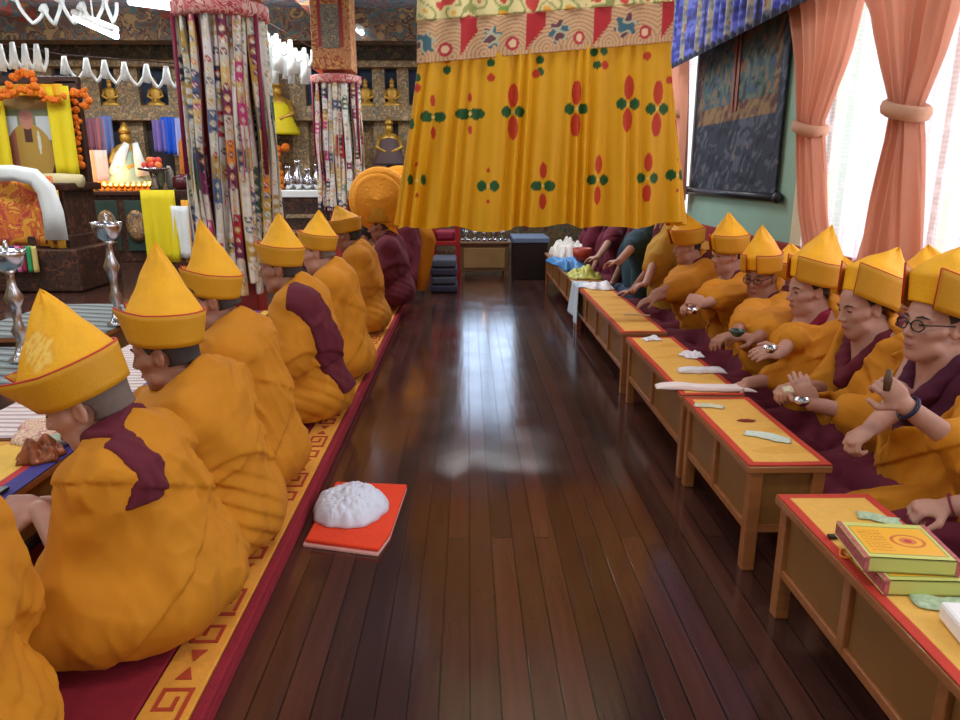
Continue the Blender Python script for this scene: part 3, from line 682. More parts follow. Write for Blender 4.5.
# blue brocade valance running along the wall
def valance():
    X0 = 1.92; y0, y1 = 3.6, 7.35; z0, z1 = 2.19, 2.95
    nu, nv = 420, 40; U, V = np.meshgrid(np.linspace(0, 1, nu), np.linspace(0, 1, nv)); Y = y0 + (y1 - y0) * U
    X = X0 + .03 * np.sin(U * 26 * 2 * PI) * (1 - .6 * V); Z = z0 + (z1 - z0) * V + .012 * np.sin(U * 26 * 2 * PI) * (1 - V)
    v, f = gridmesh(X, Y, Z); root = empty('valance', (0, 0, 0), 'pleated blue and grey brocade valance above the scroll painting', 'valance')
    o = link('valance_cloth', raw_mesh('valance_cloth', v, f), mat('blue_brocade', (50, 60, 170), attr=True, rough=.55, sheen=.2), root)
    def pc(co):
        n = wob(co, 5, 80, 6); ph = (co[:, 1] * 2.6) % 1; c = np.zeros((len(co), 3)); c[:] = (52, 62, 178); c[n > .1] = (112, 124, 226); c[n < -.35] = (30, 34, 110)
        g = ph > .62; c[g] = (150, 146, 140); c[g & (n > .1)] = (186, 176, 150); c[g & (n < -.2)] = (106, 110, 130)
        r = g & (n > .42); c[r] = (170, 90, 70); c[co[:, 2] < z0 + .035] = (26, 28, 62); c[(ph > .3) & (ph < .34)] = (24, 22, 50)
        return c
    paint(o, pc)
    MB().tube([(X0, y0, z1), (X0, y1, z1)], .02, 8).build('rail', M_DW, root, True)
    for y in (y0 + .1, y1 - .1): MB().tube([(X0, y, z1), (X0, y, ZC)], .008, 6).build('rail_hanger', M_DW, root, True)
valance()
# ------------------------------------------------------------------ canopy over the aisle
def canopy():
    Y0 = 4.2; dep = .62
    P = lambda x, y: atY(x, y, Y0)
    xl, xr = P(398, 229)[0], P(684, 229)[0]; xtl, xtr = P(414, 60)[0], P(666, 40)[0]; zb = P(500, 229)[2]
    ztl, ztr = P(414, 60)[2], P(655, 38)[2]
    root = empty('canopy', ((xl + xr) / 2, Y0 + dep / 2, zb), 'square hanging canopy with pleated yellow skirt and brocade band over the aisle', 'canopy')
    O = np.array([(xl + xr) / 2, Y0 + dep / 2, zb])
    hw = (xr - xl) / 2; hwt = (xtr - xtl) / 2
    # perimeter parameter s: front, right, back, left
    def per(s, hx, hy):
        L1, L2 = 2 * hx, 2 * hy; T = 2 * (L1 + L2); d = (s % 1) * T
        d = np.asarray(d)
        x = np.where(d < L1, -hx + d, np.where(d < L1 + L2, hx, np.where(d < 2 * L1 + L2, hx - (d - L1 - L2), -hx)))
        y = np.where(d < L1, -hy, np.where(d < L1 + L2, -hy + (d - L1), np.where(d < 2 * L1 + L2, hy, hy - (d - 2 * L1 - L2))))
        nx = np.where((d >= L1) & (d < L1 + L2), 1., np.where(d >= 2 * L1 + L2, -1., 0.)); ny = np.where(d < L1, -1., np.where((d >= L1 + L2) & (d < 2 * L1 + L2), 1., 0.))
        return x, y, nx, ny
    nu, nv = 1500, 110
    s = np.linspace(0, 1, nu); V = np.linspace(0, 1, nv)
    SS, VV = np.meshgrid(s, V)
    bx, by, nx, ny = per(SS, hw, dep / 2); tx_, ty_, _, _ = per(SS, hwt, dep / 2)
    x = bx + (tx_ - bx) * VV; y = by + (ty_ - by) * VV
    per_len = 2 * (2 * hw + dep)
    c = SS * per_len / .088 * PI; c2 = c + 1.6 * np.sin(SS * 31) + 1.1 * np.sin(SS * 83 + VV * .6)
    amp = (.034 + .014 * np.sin(SS * 57)) * (1 - .72 * VV)
    t = np.mod(c2 / PI, 1); pl = np.sin(t * PI) ** 1.6 * 1.3 - .5 + .12 * np.sin(SS * 400 + 3 * VV) + .25 * np.sin(c2 * .37 + 1)
    x = x + nx * amp * pl; y = y + ny * amp * pl
    ztop = (ztl + (ztr - ztl) * ((tx_ + hwt) / (2 * hwt))) - zb
    z = VV * ztop + (1 - VV) * (.010 * np.sin(c2 * .6) + .012 * np.sin(SS * 40)) + (1 - VV) * .02 * np.where(ny < 0, ((bx + hw) / (2 * hw)), .6)
    v, f = gridmesh(x, y, z)
    o = link('skirt', raw_mesh('skirt', v, f), mat('canopy_yellow', (236, 176, 8), attr=True, rough=.6, sheen=.2, noise=.04, nscale=5), root)
    two_sided(MATS['canopy_yellow'], (240, 180, 10), .3, True)
    RED, GRN = (206, 62, 30), (24, 92, 40)
    fl = [(513, 112, 1, 1, 1), (576, 109, 1, 1, 1), (628, 104, 1, 1, 1), (657, 109, 1, 1, 1), (433, 117, .5, 1.3, 1), (470, 114, .4, 1.7, 1), (488, 186, .2, 1, 1), (543, 186, .7, 1.2, 1), (598, 180, .8, .9, 1), (647, 178, .8, .9, 1), (677, 175, .1, 1, 1), (417, 180, .2, .5, 1), (405, 124, .2, .6, 1)]
    dots = [(491, 63, 1), (491, 78, 0), (540, 60, 1), (540, 72, 1), (540, 47, 1), (536, 74, 0), (594, 52, 1), (597, 65, 1), (604, 51, 1), (605, 65, 0), (594, 41, 1), (417, 78, 1), (417, 88, 0), (447, 70, 1), (447, 59, 0), (647, 56, 0), (670, 80, 0), (492, 52, 0)]
    def pc(co):
        c = np.zeros((len(co), 3)); c[:] = (238, 180, 8)
        wx = co[:, 0] + O[0]; wz = co[:, 2] + O[2]; fr = co[:, 1] < -dep / 2 + .06
        for (px_, py_, rr, gg, _) in fl:
            q = P(px_, py_); k = 1 / 165.
            dx = (wx - q[0]); dz = (wz - q[2])
            for sgn in (-1, 1):
                c[fr & (((dx / (4.6 * k * max(rr, .35))) ** 2 + ((dz - sgn * 14 * k) / (10.5 * k * rr)) ** 2) < 1)] = RED
                c[fr & ((((dx - sgn * 6 * k) / (4.6 * k * gg)) ** 2 + (dz / (4.8 * k)) ** 2) < 1)] = GRN
            c[fr & ((dx ** 2 + dz ** 2) < (1.6 * k) ** 2)] = (250, 215, 110)
        for (px_, py_, g) in dots:
            q = P(px_, py_); c[fr & (((wx - q[0]) ** 2 + (wz - q[2]) ** 2) < (3.6 / 165) ** 2)] = GRN if g else RED
        # the other three sides repeat the print
        ot = ~fr; u = (co[:, 0] + co[:, 1]) / .34; w_ = (co[:, 2] - .25) / .42
        du = (u % 1 - .5) * .34; dw = (w_ % 1 - .5) * .42
        c[ot & ((du / .03) ** 2 + ((np.abs(dw) - .085) / .06) ** 2 < 1)] = RED; c[ot & (((np.abs(du) - .036) / .028) ** 2 + (dw / .028) ** 2 < 1)] = GRN
        return c
    paint(o, pc)
    # brocade band
    def band(name, zlo, zhi, hx0, hx1, m, fn, out=.012, wav=.006):
        nu, nv = 700, 50; SS, VV = np.meshgrid(np.linspace(0, 1, nu), np.linspace(0, 1, nv))
        bx, by, nx, ny = per(SS, hx0, dep / 2 + out); tx2, ty2, _, _ = per(SS, hx1, dep / 2 + out)
        x = bx + (tx2 - bx) * VV; y = by + (ty2 - by) * VV; u = (bx + hx0) / (2 * hx0)
        x = x + nx * wav * np.sin(SS * 160); y = y + ny * wav * np.sin(SS * 160)
        z = zlo(u) + (zhi(u) - zlo(u)) * VV
        v, f = gridmesh(x, y, z); q = link(name, raw_mesh(name, v, f), m, root, solid=.004); paint(q, fn); return q
    Mb = mat('brocade_paint', (200, 160, 110), attr=True, rough=.6)
    z1 = lambda u: ztl - zb - .02 + (ztr - ztl) * u; z2 = lambda u: P(412, 22)[2] - zb + (P(655, 2)[2] - P(412, 22)[2]) * u; z3 = lambda u: 2.55 - zb + 0 * u
    def f1(co):
        a = co[:, 0] + co[:, 1] * .8; zl = z1((co[:, 0] + hwt) / (2 * hwt)); h = (co[:, 2] - zl)
        c = np.zeros((len(co), 3)); c[:] = (206, 166, 122)
        sc_ = np.sin(np.hypot(((a / .17) % 1 - .5) * .17, h - .02) * 330); c[sc_ > .45] = (176, 128, 88)
        ph = (a / .36) % 1; c[(ph < .26) & (h > .02 + ph * .42 + .008 * np.sin(h * 420))] = (178, 22, 30)
        n = wob(co, 8, 90, 5)
        fl_ = ((ph - .48) * .36) ** 2 + (h - .10) ** 2 < (.05 + .012 * np.sin(6 * np.arctan2(h - .10, (ph - .48) * .36))) ** 2; c[fl_] = (176, 172, 140); c[fl_ & (n > .1)] = (58, 96, 110); c[fl_ & (n < -.25)] = (96, 50, 60)
        f2_ = ((ph - .78) * .36) ** 2 + (h - .06) ** 2; c[(f2_ < .035 ** 2)] = (180, 40, 48); c[(f2_ < .02 ** 2)] = (228, 190, 150)
        return c
    def f2(co):
        n = wob(co, 12, 44, 5); n2 = wob(co, 13, 70, 5); c = np.zeros((len(co), 3)); c[:] = (222, 206, 142); c[np.abs(n) < .1] = (150, 150, 84); c[n > .4] = (196, 60, 50); c[(n2 > .35) & (n < -.1)] = (110, 160, 70); c[(n < -.42)] = (226, 160, 50)
        return c
    band('brocade_band', z1, z2, hwt + .008, hwt, Mb, f1)
    band('upper_band', z2, z3, hwt + .0, hwt * .95, Mb, f2, .016, .012)
    fr_ = MB()
    for a, b in (((-1, -1), (1, -1)), ((1, -1), (1, 1)), ((1, 1), (-1, 1)), ((-1, 1), (-1, -1))):
        fr_.tube([(a[0] * hwt * .95, a[1] * dep / 2, 2.55 - zb), (b[0] * hwt * .95, b[1] * dep / 2, 2.55 - zb)], .018, 8)
    fr_.build('frame', M_DW, root, True)
    for sx in (-1, 1):
        for sy in (-1, 1): MB().tube([(sx * hwt * .95, sy * dep / 2, 2.55 - zb), (sx * hwt * .6, sy * dep / 2, ZC - zb)], .005, 6).build('cord', mat('white_cord', (220, 215, 200)), root, True)
canopy()
# ------------------------------------------------------------------ carpets
def runner():
    root = empty('carpet_runner', (-.86, 4.4, 0), 'long maroon seating carpet with yellow key pattern border under the left row', 'carpet')
    def B(x0, x1, y0, y1, z0, z1): return MB().box(((x0 + x1) / 2 + .86, (y0 + y1) / 2 - 4.4, (z0 + z1) / 2), (x1 - x0, y1 - y0, z1 - z0))
    xe = -.60
    B(-1.42, xe, .2, 8.6, .0, .05).build('cushion_side', mat('carpet_maroon', (140, 22, 40), rough=.95, noise=.12, nscale=30, bump=.4, bscale=300, sheen=.4), root, bevel=.012)
    B(-1.42, -.755, .2, 8.6, .05, .066).build('carpet_field', MATS['carpet_maroon'], root, bevel=.006)
    B(-.75, -.632, .2, 8.6, .05, .066).build('carpet_border', mat('carpet_yellow', (232, 160, 56), rough=.95, noise=.08, nscale=40, bump=.4, bscale=300, sheen=.3), root, bevel=.004)
    B(-.63, xe, .2, 8.6, .05, .066).build('carpet_edge', MATS['carpet_maroon'], root, bevel=.006)
    y = .5; me = None; bord = [c_ for c_ in root.children if c_.name == 'carpet_border'][0]; off = np.array(bord.location)
    for j in range(19):
        if me is None:
            k = MB(); c = np.zeros(3)
            def seg(x0, y0, x1, y1, w=.010):
                a = c + np.array([x0, y0, 0]); b = c + np.array([x1, y1, 0]); k.box((a + b) / 2, (abs(x1 - x0) + w, abs(y1 - y0) + w, .003))
            for s in (-1, 1):
                seg(.035 * s, .02 * s, .035 * s, .12 * s); seg(.035 * s, .12 * s, -.03 * s, .12 * s); seg(-.03 * s, .12 * s, -.03 * s, .055 * s); seg(-.03 * s, .055 * s, .01 * s, .055 * s); seg(.01 * s, .055 * s, .01 * s, .09 * s)
                k.poly([c + (-.02, s * .155, 0), c + (.02, s * .155, 0), c + (0, s * .20, 0)], .002)
            seg(-.035, 0, .035, 0, .014)
            o = k.build('key_motif', mat('carpet_pattern', (176, 62, 30), rough=.95), bord); me = o.data
        else: o = bpy.data.objects.new('key_motif', me); COL.objects.link(o); o.parent = bord
        o.location = (-.69 + .86, y - 4.4, .067); y += .42
runner()
def runner_right():
    root = empty('seat_cushion', (1.62, 4.4, 0), 'long red seating cushion under the right row of monks', 'cushion')
    MB().box((-.03, 0, .033), (.92, 7.8, .066)).build('cushion_base', mat('cushion_red', (130, 24, 36), rough=.9, noise=.1, nscale=20, bump=.3, bscale=200), root, bevel=.02)
    MB().box((-.03, 0, .073), (.86, 7.7, .014)).build('cushion_top', mat('cushion_top', (150, 30, 34), rough=.95, noise=.1, nscale=20), root, bevel=.006)
runner_right()
# ------------------------------------------------------------------ the people in place
def H(px, py, X): return atX(px, py, X)
# left row (backs to the aisle), near to far
monk(dict(type='L', hairm=mat('grey_stubble', (112, 96, 88), rough=.85, noise=.08, nscale=80), lcr=.028, head=H(86, 402, -.97), nod=.36, lean=.1, seed=3, yaw=.12, roll=.05, near=True, res=.0055, rres=.0075, bw=1.08, amp=.024, hs=1.02,
     sash=((0, 1, -.38), -.305, .042), sashx=-.045, sashz=.40, sring=.105,
     lh=dict(px=(22, 508), X=-1.17, curl=.45, n=(.3, -.6, .7), dir=(-1, .1, .1), cuff=.12, drape=True), rh=dict(w=(-.42, .08, .26), cuff=.3),
     hat=dict(tip=(.045, 0, .285), seed=2, gap=.30, wing=.42, pw=1.1, medal=(.0, .165), zt=.112, flare=1.12)),
     'nearest hatted monk of the left row, round medallion on hat')
monk(dict(type='L', head=H(165, 352, -.93), nod=.22, lean=.09, seed=4, near=True, res=.0055, rres=.0075, skin=M_SKIN2, amp=.03, bw=1.0,
     lh=dict(px=(140, 400), X=-1.2, curl=.7, n=(.2, -.8, .5), cuff=.3), rh=dict(w=(-.36, .06, .3), cuff=.3),
     hat=dict(k=1.0, lift=.012, tilt=.24, tip=(.0, 0, .335), seed=5, gap=.33, wing=.2, pw=.95, zt=.125, flare=1.12)),
     'second monk of the left row, tall peaked hat, pleated ochre robe, dark cropped hair')
monk(dict(type='L', head=H(211, 300, -.95), nod=.30, lean=.08, seed=7, near=True, skin=M_SKIN2, yaw=.25, amp=.025,
     lh=dict(w=(-.34, -.12, .2), cuff=.45), rh=dict(w=(-.34, .1, .2), cuff=.4),
     hat=dict(k=.86, tilt=.42, tip=(-.06, 0, .35), seed=8, gap=.33, wing=.2, pw=1.0, zt=.125)),
     'third monk of the left row, thin hat tip leaning forward, plain ochre robe')
monk(dict(type='L', head=H(280, 268, -.90), nod=.12, lean=.08, seed=6, near=True, skin=M_SKIN2, amp=.014,
     sash=((0, 1, .30), .005, .09), sashx=-.06, sashz=.12,
     lh=dict(w=(-.34, -.15, .2), cuff=.5), rh=dict(w=(-.34, .1, .2), cuff=.4),
     hat=dict(k=.9, tilt=.2, tip=(-.01, 0, .30), seed=11, gap=.33, wing=.22, pw=1.0, zt=.125)),
     'fourth monk of the left row, broad maroon band running down his ochre back')
monk(dict(type='L', hairm=MATS['grey_stubble'], head=H(317, 252, -.87), nod=.2, lean=.07, seed=9, res=.008, rres=.012, lh=dict(w=(-.34, -.12, .2), cuff=.45), rh=dict(w=(-.34, .1, .2), cuff=.4),
     hat=dict(k=.9, tilt=.3, tip=(-.0, 0, .275), seed=12, gap=.33, wing=.2, pw=.95, zt=.12)),
     'fifth monk of the left row, pale cropped head under a sharp yellow hat')
monk(dict(type='L', head=H(347, 235, -.90), nod=.2, lean=.07, seed=12, res=.008, rres=.012, skin=M_SKIN2, lh=dict(w=(-.34, -.12, .2), cuff=.45), rh=dict(w=(-.34, .1, .2), cuff=.4),
     hat=dict(tip=(-.03, 0, .235), seed=14, gap=.33, wing=.2, pw=1.0, zt=.12)),
     'sixth monk of the left row, small yellow hat close to the orange crest')
monk(dict(type='L', head=H(364, 238, -.93), nod=.75, lean=.14, seed=15, res=.009, rres=.013, bw=.95, lh=dict(w=(-.34, -.12, .2), cuff=.45), rh=dict(w=(-.34, .1, .2), cuff=.4)),
     'bareheaded bent monk in ochre just before the maroon robed lama')
lama = monk(dict(type='L', head=H(379, 226, -.78), z0=.12, nod=.25, lean=.07, seed=18, res=.009, rres=.013, skin=M_SKIN2, robe=M_MAR, bw=1.2, sw=.2, lh=dict(w=(-.34, -.12, .2), cuff=.45), rh=dict(w=(-.34, .1, .2), cuff=.4)),
     'maroon robed lama under the left edge of the yellow canopy, wearing a huge crested hat')
# nearest figure, cut by the left edge: only the robe shows
monk(dict(type='L', head=(-1.1, 1.14, .74), nod=.3, lean=.05, seed=21, rres=.009, amp=.025, face=False, res=.009, bw=1.0, lh=dict(w=(-.3, -.1, .2), cuff=.4), rh=dict(w=(-.3, .1, .2), cuff=.4)),
     'monk cut off by the lower left edge, only his ochre robe in view')
# right row, near to far
monk(dict(type='R', head=(1.62, 1.62, .80), nod=.2, lean=.02, seed=31, face=False, res=.006, knee=.42, under=M_MAR2,
     lh=dict(px=(926, 508), X=1.22, curl=(1.1, 1.2, 1.2, 1.2), n=(-.3, -.2, 1), dir=(-1, .15, -.1), cuff=.05), rh=dict(w=(-.3, .12, .25)), bracelet=-1, brr=.003, brm=mat('red_thread', (120, 20, 50))),
     'monk cut off by the right edge, his fist resting on a maroon knee')
monk(dict(type='R', head=H(934, 325, 1.44), nod=-.02, yaw=.22, lean=.05, hs=.93, seed=33, near=True, res=.0048, rres=.0075, glasses=True, vest=mat('plum_cloth', (78, 18, 48), rough=.85, noise=.1, bump=.3, bscale=200), open=.75, vdepth=.3, lapcloth=True, amp=.03,
     lh=dict(px=(893, 392), X=1.17, curl=(1.0, 1.1, 1.2, 1.2), n=(-.4, -.75, .5), dir=(-.7, .1, .75), cuff=.28), rh=dict(px=(858, 438), X=1.14, curl=(1.1, 1.1, 1.1, 1.1), n=(-.3, .1, 1), dir=(-.8, -.2, -.5), cuff=.15), bracelet=-1,
     hat=dict(k=1.1, tip=(.02, 0, .235), tilt=.2, lift=.012, seed=3, gap=.62, wing=.16, pw=1.5, zt=.13, flare=1.14, up=.02)),
     'monk in round glasses with blue bead bracelet, hand raised before his chin')
monk(dict(type='R', head=H(862, 308, 1.47), nod=.22, yaw=.15, roll=-.05, lean=.07, seed=34, near=True, res=.0052, rres=.008, open=.55, vdepth=.26, vest=M_MAR, amp=.03,
     lh=dict(px=(806, 392), X=1.20, curl=(.3, .4, .5, .6), n=(-.5, -.8, .2), dir=(-.5, .2, .85), cuff=.5), rh=dict(px=(789, 388), X=1.2, curl=.8, n=(-.2, 0, 1), cuff=.5),
     hat=dict(k=1.12, tip=(.05, 0, .255), tilt=.55, lift=.0, seed=6, gap=.50, wing=.16, pw=1.2, zt=.135, flare=1.12)),
     'young monk before the nearer curtain, looking down past his lifted open hand')
monk(dict(type='R', head=H(808, 291, 1.50), nod=.12, yaw=.1, lean=.06, seed=35, near=True, res=.0052, rres=.008, open=.6, vdepth=.3, vest=mat('crimson_cloth', (140, 16, 50), rough=.85, noise=.1, bump=.3, bscale=200), amp=.025,
     lh=dict(px=(736, 388), X=1.12, curl=(.7, .8, .9, 1.0), n=(-.3, -.1, 1), dir=(-.8, .3, -.5), cuff=.55), rh=dict(px=(771, 352), X=1.2, curl=.4, n=(.1, -.6, .8), cuff=.45, dir=(-1, -.3, .1)),
     hat=dict(k=1.12, tip=(.03, 0, .29), tilt=.28, lift=.01, seed=9, gap=.42, wing=.1, pw=1.15, zt=.125, flare=1.08)),
     'monk with a crimson collar, third from the right, leaning over the white folded scarves')
monk(dict(type='R', head=H(760, 277, 1.52), nod=.22, yaw=.75, lean=.06, seed=36, res=.0062, rres=.009, skin=M_SKIN2, glasses=True, open=.5, amp=.03,
     lh=dict(px=(744, 337), X=1.2, curl=.5, n=(-.3, -.2, 1), cuff=.55, dir=(-1, .2, .1)), rh=dict(px=(725, 337), X=1.12, curl=.5, n=(0, 0, 1), cuff=.55),
     hat=dict(k=1.12, tip=(.0, 0, .265), lift=.01, tilt=.1, seed=10, gap=.30, wing=.04, pw=1.1, zt=.115, flare=1.05)),
     'bespectacled monk turned a little to the aisle, fourth from the right, triangular hat')
monk(dict(type='R', head=H(728, 256, 1.54), nod=.08, yaw=.1, lean=.05, seed=37, res=.0065, rres=.01, open=.5,
     lh=dict(px=(696, 300), X=1.2, curl=.9, n=(-.4, -.6, .5), cuff=.55, dir=(-.9, .2, .3)), rh=dict(px=(690, 305), X=1.22, curl=.8, cuff=.55),
     hat=dict(k=1.12, tip=(.0, 0, .26), seed=13, gap=.42, wing=.06, pw=1.0, zt=.125, flare=1.06)),
     'monk below the dark scroll painting, fifth from the right, straight sharp hat')
monk(dict(type='R', head=H(687, 247, 1.50), nod=.15, yaw=.05, lean=.08, seed=38, res=.0075, rres=.011, open=.5, skin=M_SKIN,
     lh=dict(px=(648, 300), X=1.12, curl=.3, n=(-.3, -.2, 1), cuff=.55, dir=(-1, .1, -.3)), rh=dict(px=(660, 290), X=1.2, curl=.5, cuff=.55),
     hat=dict(k=1.12, tip=(.0, 0, .24), seed=16, gap=.42, wing=.1, pw=1.0, zt=.125)),
     'sixth monk from the right, hat tip hidden behind the canopy corner')
monk(dict(type='R', head=atY(662, 205, 5.45), nod=.2, lean=.08, seed=39, res=.009, rres=.012, robe=M_YEL2, under=M_MAR, lh=dict(px=(625, 292), X=1.15, curl=.5), rh=dict(px=(640, 285), X=1.2, curl=.5)),
     'leaning figure in a pale tan shawl behind the canopy, beside the far yellow table cloth')
monk(dict(type='R', head=atY(636, 205, 6.2), nod=.2, lean=.05, seed=40, res=.009, rres=.013, robe=M_TEAL, under=mat('slate_cloth', (70, 86, 112), rough=.85), lh=dict(px=(612, 262), X=1.05, curl=.5), rh=dict(w=(-.3, .1, .2))),
     'seated person in a dark teal wrap half hidden by the canopy')
monk(dict(type='R', head=atY(612, 200, 7.0), nod=.2, lean=.05, seed=41, res=.009, rres=.013, robe=M_MAR2, under=M_MAR2, lh=dict(px=(592, 258), X=1.05, curl=.5), rh=dict(w=(-.3, .1, .2))),
     'dark maroon robed figure seated just beyond the one in the teal wrap')
monk(dict(type='R', head=atY(592, 202, 7.9), nod=.2, lean=.05, seed=42, res=.01, rres=.015, robe=M_MAR2, under=M_MAR2, lh=dict(w=(-.3, -.1, .2)), rh=dict(w=(-.3, .1, .2))),
     'farthest seated figure of the right row, dark maroon robes, beside the white bag')
# second row along the windows: hats and shoulders between the front monks
for (hx, hy, Y, lab, sd) in ((836, 296, 3.55, 'second row monk whose hat shows just right of the crimson collared monk', 51), (882, 330, 3.15, 'second row monk low behind the young monk, only his hat band showing', 52), (925, 300, 2.95, 'second row monk whose hat point shows left of the round glasses', 53), (790, 282, 4.1, 'second row monk whose hat edge shows behind the triangular hat', 54)):
    monk(dict(type='R', head=atX(hx, hy, 1.80), nod=.1, lean=.03, seed=sd, res=.008, rres=.013, z0=.09, knee=.16, face=True, bw=.8, shift=(-.04, 0), lh=dict(w=(-.28, -.1, .2)), rh=dict(w=(-.28, .1, .2)),
         hat=dict(k=1.12, tip=(.0, 0, .22), seed=sd, gap=.45, wing=.16, zt=.12)), lab)
# ------------------------------------------------------------------ benches on the right
M_BENCH = mat('bench_wood', (158, 98, 52), rough=.38, noise=.14, nscale=5, stretch=(1, 12, 12), coat=.2)
M_PANEL = mat('bench_panel', (134, 92, 44), rough=.45, noise=.12, nscale=4, stretch=(8, 1, 1.5))
M_CLOTH = mat('table_cloth', (236, 170, 60), attr=True, rough=.85, noise=.05, nscale=40, bump=.2, bscale=250, sheen=.2)
def cloth_grid(name, x0, x1, y0, y1, z, root, O, fn, m=None, hang=0.0, sag=.002, hx=None):
    nx, ny = int((x1 - x0) / .004) + 2, int((y1 - y0) / .006) + 2
    ny = min(ny, 420)
    X, Y = np.meshgrid(np.linspace(x0, x1, nx), np.linspace(y0, y1, ny))
    Z = z + sag * (np.sin(X * 23 + Y * 5) * np.sin(Y * 17)) * .5
    v, f = gridmesh(X - O[0], Y - O[1], Z - O[2]); o = link(name, raw_mesh(name, v, f), m or M_CLOTH, root, solid=.003)
    return paint(o, lambda co: fn(co + np.array(O)))
TZ = .366
def bench(y0, y1, label, posts, x0=.865, x1=1.13, clothr=True, cy0=None):
    O = ((x0 + x1) / 2, (y0 + y1) / 2, 0); root = empty('low_table', O, label, 'table', )
    dx, dy = x1 - x0, y1 - y0
    MB().box((0, 0, TZ - .012), (dx, dy, .024)).build('tabletop', M_BENCH, root, bevel=.004)
    yy = np.linspace(-dy / 2 + .03, dy / 2 - .03, posts)
    for sx in (-1, 1):
        for i in (0, -1): MB().box((sx * (dx / 2 - .035), yy[i], (TZ - .024) / 2), (.04, .04, TZ - .024)).build('leg', M_BENCH, root, bevel=.003)
        MB().box((sx * (dx / 2 - .03), 0, .145), (.022, dy - .06, .026)).build('rail', M_BENCH, root, bevel=.003)
        for i in range(1, posts - 1): MB().box((sx * (dx / 2 - .03), yy[i], .24), (.028, .03, .2)).build('upright', M_BENCH, root, bevel=.003)
        for i in range(posts - 1):
            a, b = yy[i] + .018, yy[i + 1] - .018
            MB().box((sx * (dx / 2 - .034), (a + b) / 2, .25), (.010, b - a, .18)).build('panel', M_PANEL, root)
    for i in (0, -1):
        MB().box((0, yy[i], .25), (dx - .09, .012, .18)).build('end_panel', M_PANEL, root); MB().box((0, yy[i], .145), (dx - .09, .02, .026)).build('end_rail', M_BENCH, root)
    c0, c1 = y0 + .004, y1 - .004
    def fn(p):
        c = np.zeros((len(p), 3)); c[:] = (232, 178, 84)
        n = wob(p, 4, 30, 6); c[n > .4] = (224, 166, 70)
        e = np.minimum(np.minimum(p[:, 0] - x0, x1 - p[:, 0]), np.minimum(p[:, 1] - c0, c1 - p[:, 1])); c[e < .026] = (196, 50, 40); return c
    if clothr:
        q = cloth_grid('cloth', x0 + .002, x1 - .002, c0, c1, TZ + .003, None, O, fn); q.location = O
        q.name = 'table_cloth'; return root, q
    return root, None
def ctag(q, l): tag(q, l, 'tablecloth', None)
r, q = bench(.75, 1.86, 'nearest low wooden bench table on the right, carrying the two books', 4); ctag(q, 'yellow red-bordered cloth under the two books on the nearest table')
r, q = bench(2.06, 2.76, 'low wooden bench table second from the camera, with end panel in full view', 3); ctag(q, 'yellow red-bordered cloth with a dark red leaf shaped mark, second table from the camera')
r, q = bench(2.79, 3.86, 'low wooden bench table third from the camera, under the white folded scarves', 3); ctag(q, 'yellow red-bordered cloth beneath the white folded scarves, third table')
r, q = bench(3.98, 5.80, 'low wooden bench table fourth from the camera, bare wooden near edge', 5); ctag(q, 'narrow yellow cloth on the fourth table, running away to the bags')
r, q = bench(5.86, 8.2, 'farthest low bench table of the right row, heaped with bags and blue cloth', 5, clothr=False)
T = TZ + .007
# two bound prayer books
M_BK = mat('book_paint', (200, 200, 90), attr=True, rough=.45)
def book(cx, cy, z, rz, label):
    L_, W_, Hh = .20, .165, .034
    root = empty('prayer_book', (cx, cy, z), label, 'book', None, rz)
    MB().box((0, 0, Hh / 2), (L_ - .012, W_ - .012, Hh - .006)).build('pages', mat('page_edges', (206, 196, 206), rough=.8, noise=.2, nscale=200, stretch=(1, 1, 30)), root)
    for z_, nm in ((.0015, 'back_cover'), (Hh - .0015, 'front_cover')):
        nx, ny = 220, 110; X, Y = np.meshgrid(np.linspace(-L_ / 2, L_ / 2, nx), np.linspace(-W_ / 2, W_ / 2, ny)); v, f = gridmesh(X, Y, 0 * X + z_)
        o = link(nm, raw_mesh(nm, v, f), M_BK, root, solid=.003)
        def fn(p):
            x, y = p[:, 0], p[:, 1]; c = np.zeros((len(p), 3)); c[:] = (208, 208, 116)
            ins = (np.abs(x) < L_ / 2 - .018) & (np.abs(y) < W_ / 2 - .018); c[ins] = (134, 152, 76)
            i2 = (np.abs(x) < L_ / 2 - .0205) & (np.abs(y) < W_ / 2 - .0205); c[i2] = (244, 178, 44)
            r_ = np.hypot((x - .025) / 1.25, y); c[i2 & (r_ < .030) & (r_ > .024)] = (214, 110, 40); c[i2 & (r_ < .015)] = (222, 120, 70); c[i2 & (r_ < .007)] = (190, 50, 40)
            ln = i2 & (x < -.02) & (x > -.07) & ((np.sin(y * 900) > .3)) & (wob(p, 3, 900, 4) > -.2) & (np.abs(y) < .05); c[ln] = (206, 128, 30)
            return c
        paint(o, fn)
    for s in (-1, 1): MB().box((s * (L_ / 2 - .006), 0, Hh / 2), (.010, W_ + .002, Hh + .002)).build('end_band', mat('floral_band', (182, 96, 96), rough=.6, noise=.4, nscale=120), root)
    MB().box((0, -W_ / 2 + .002, Hh / 2), (L_ - .02, .004, Hh)).build('spine', mat('lime_cloth', (202, 204, 112), rough=.6), root)
    return root
bq = atz(912, 563, T + .03); book(bq[0], bq[1], T, -.06, 'lower of the two stacked lime and yellow prayer books, sticking out towards the camera')
bq = atz(896, 541, T + .07); book(bq[0], bq[1], T + .037, -.12, 'upper prayer book with yellow panel and red emblem, topmost of the stack')
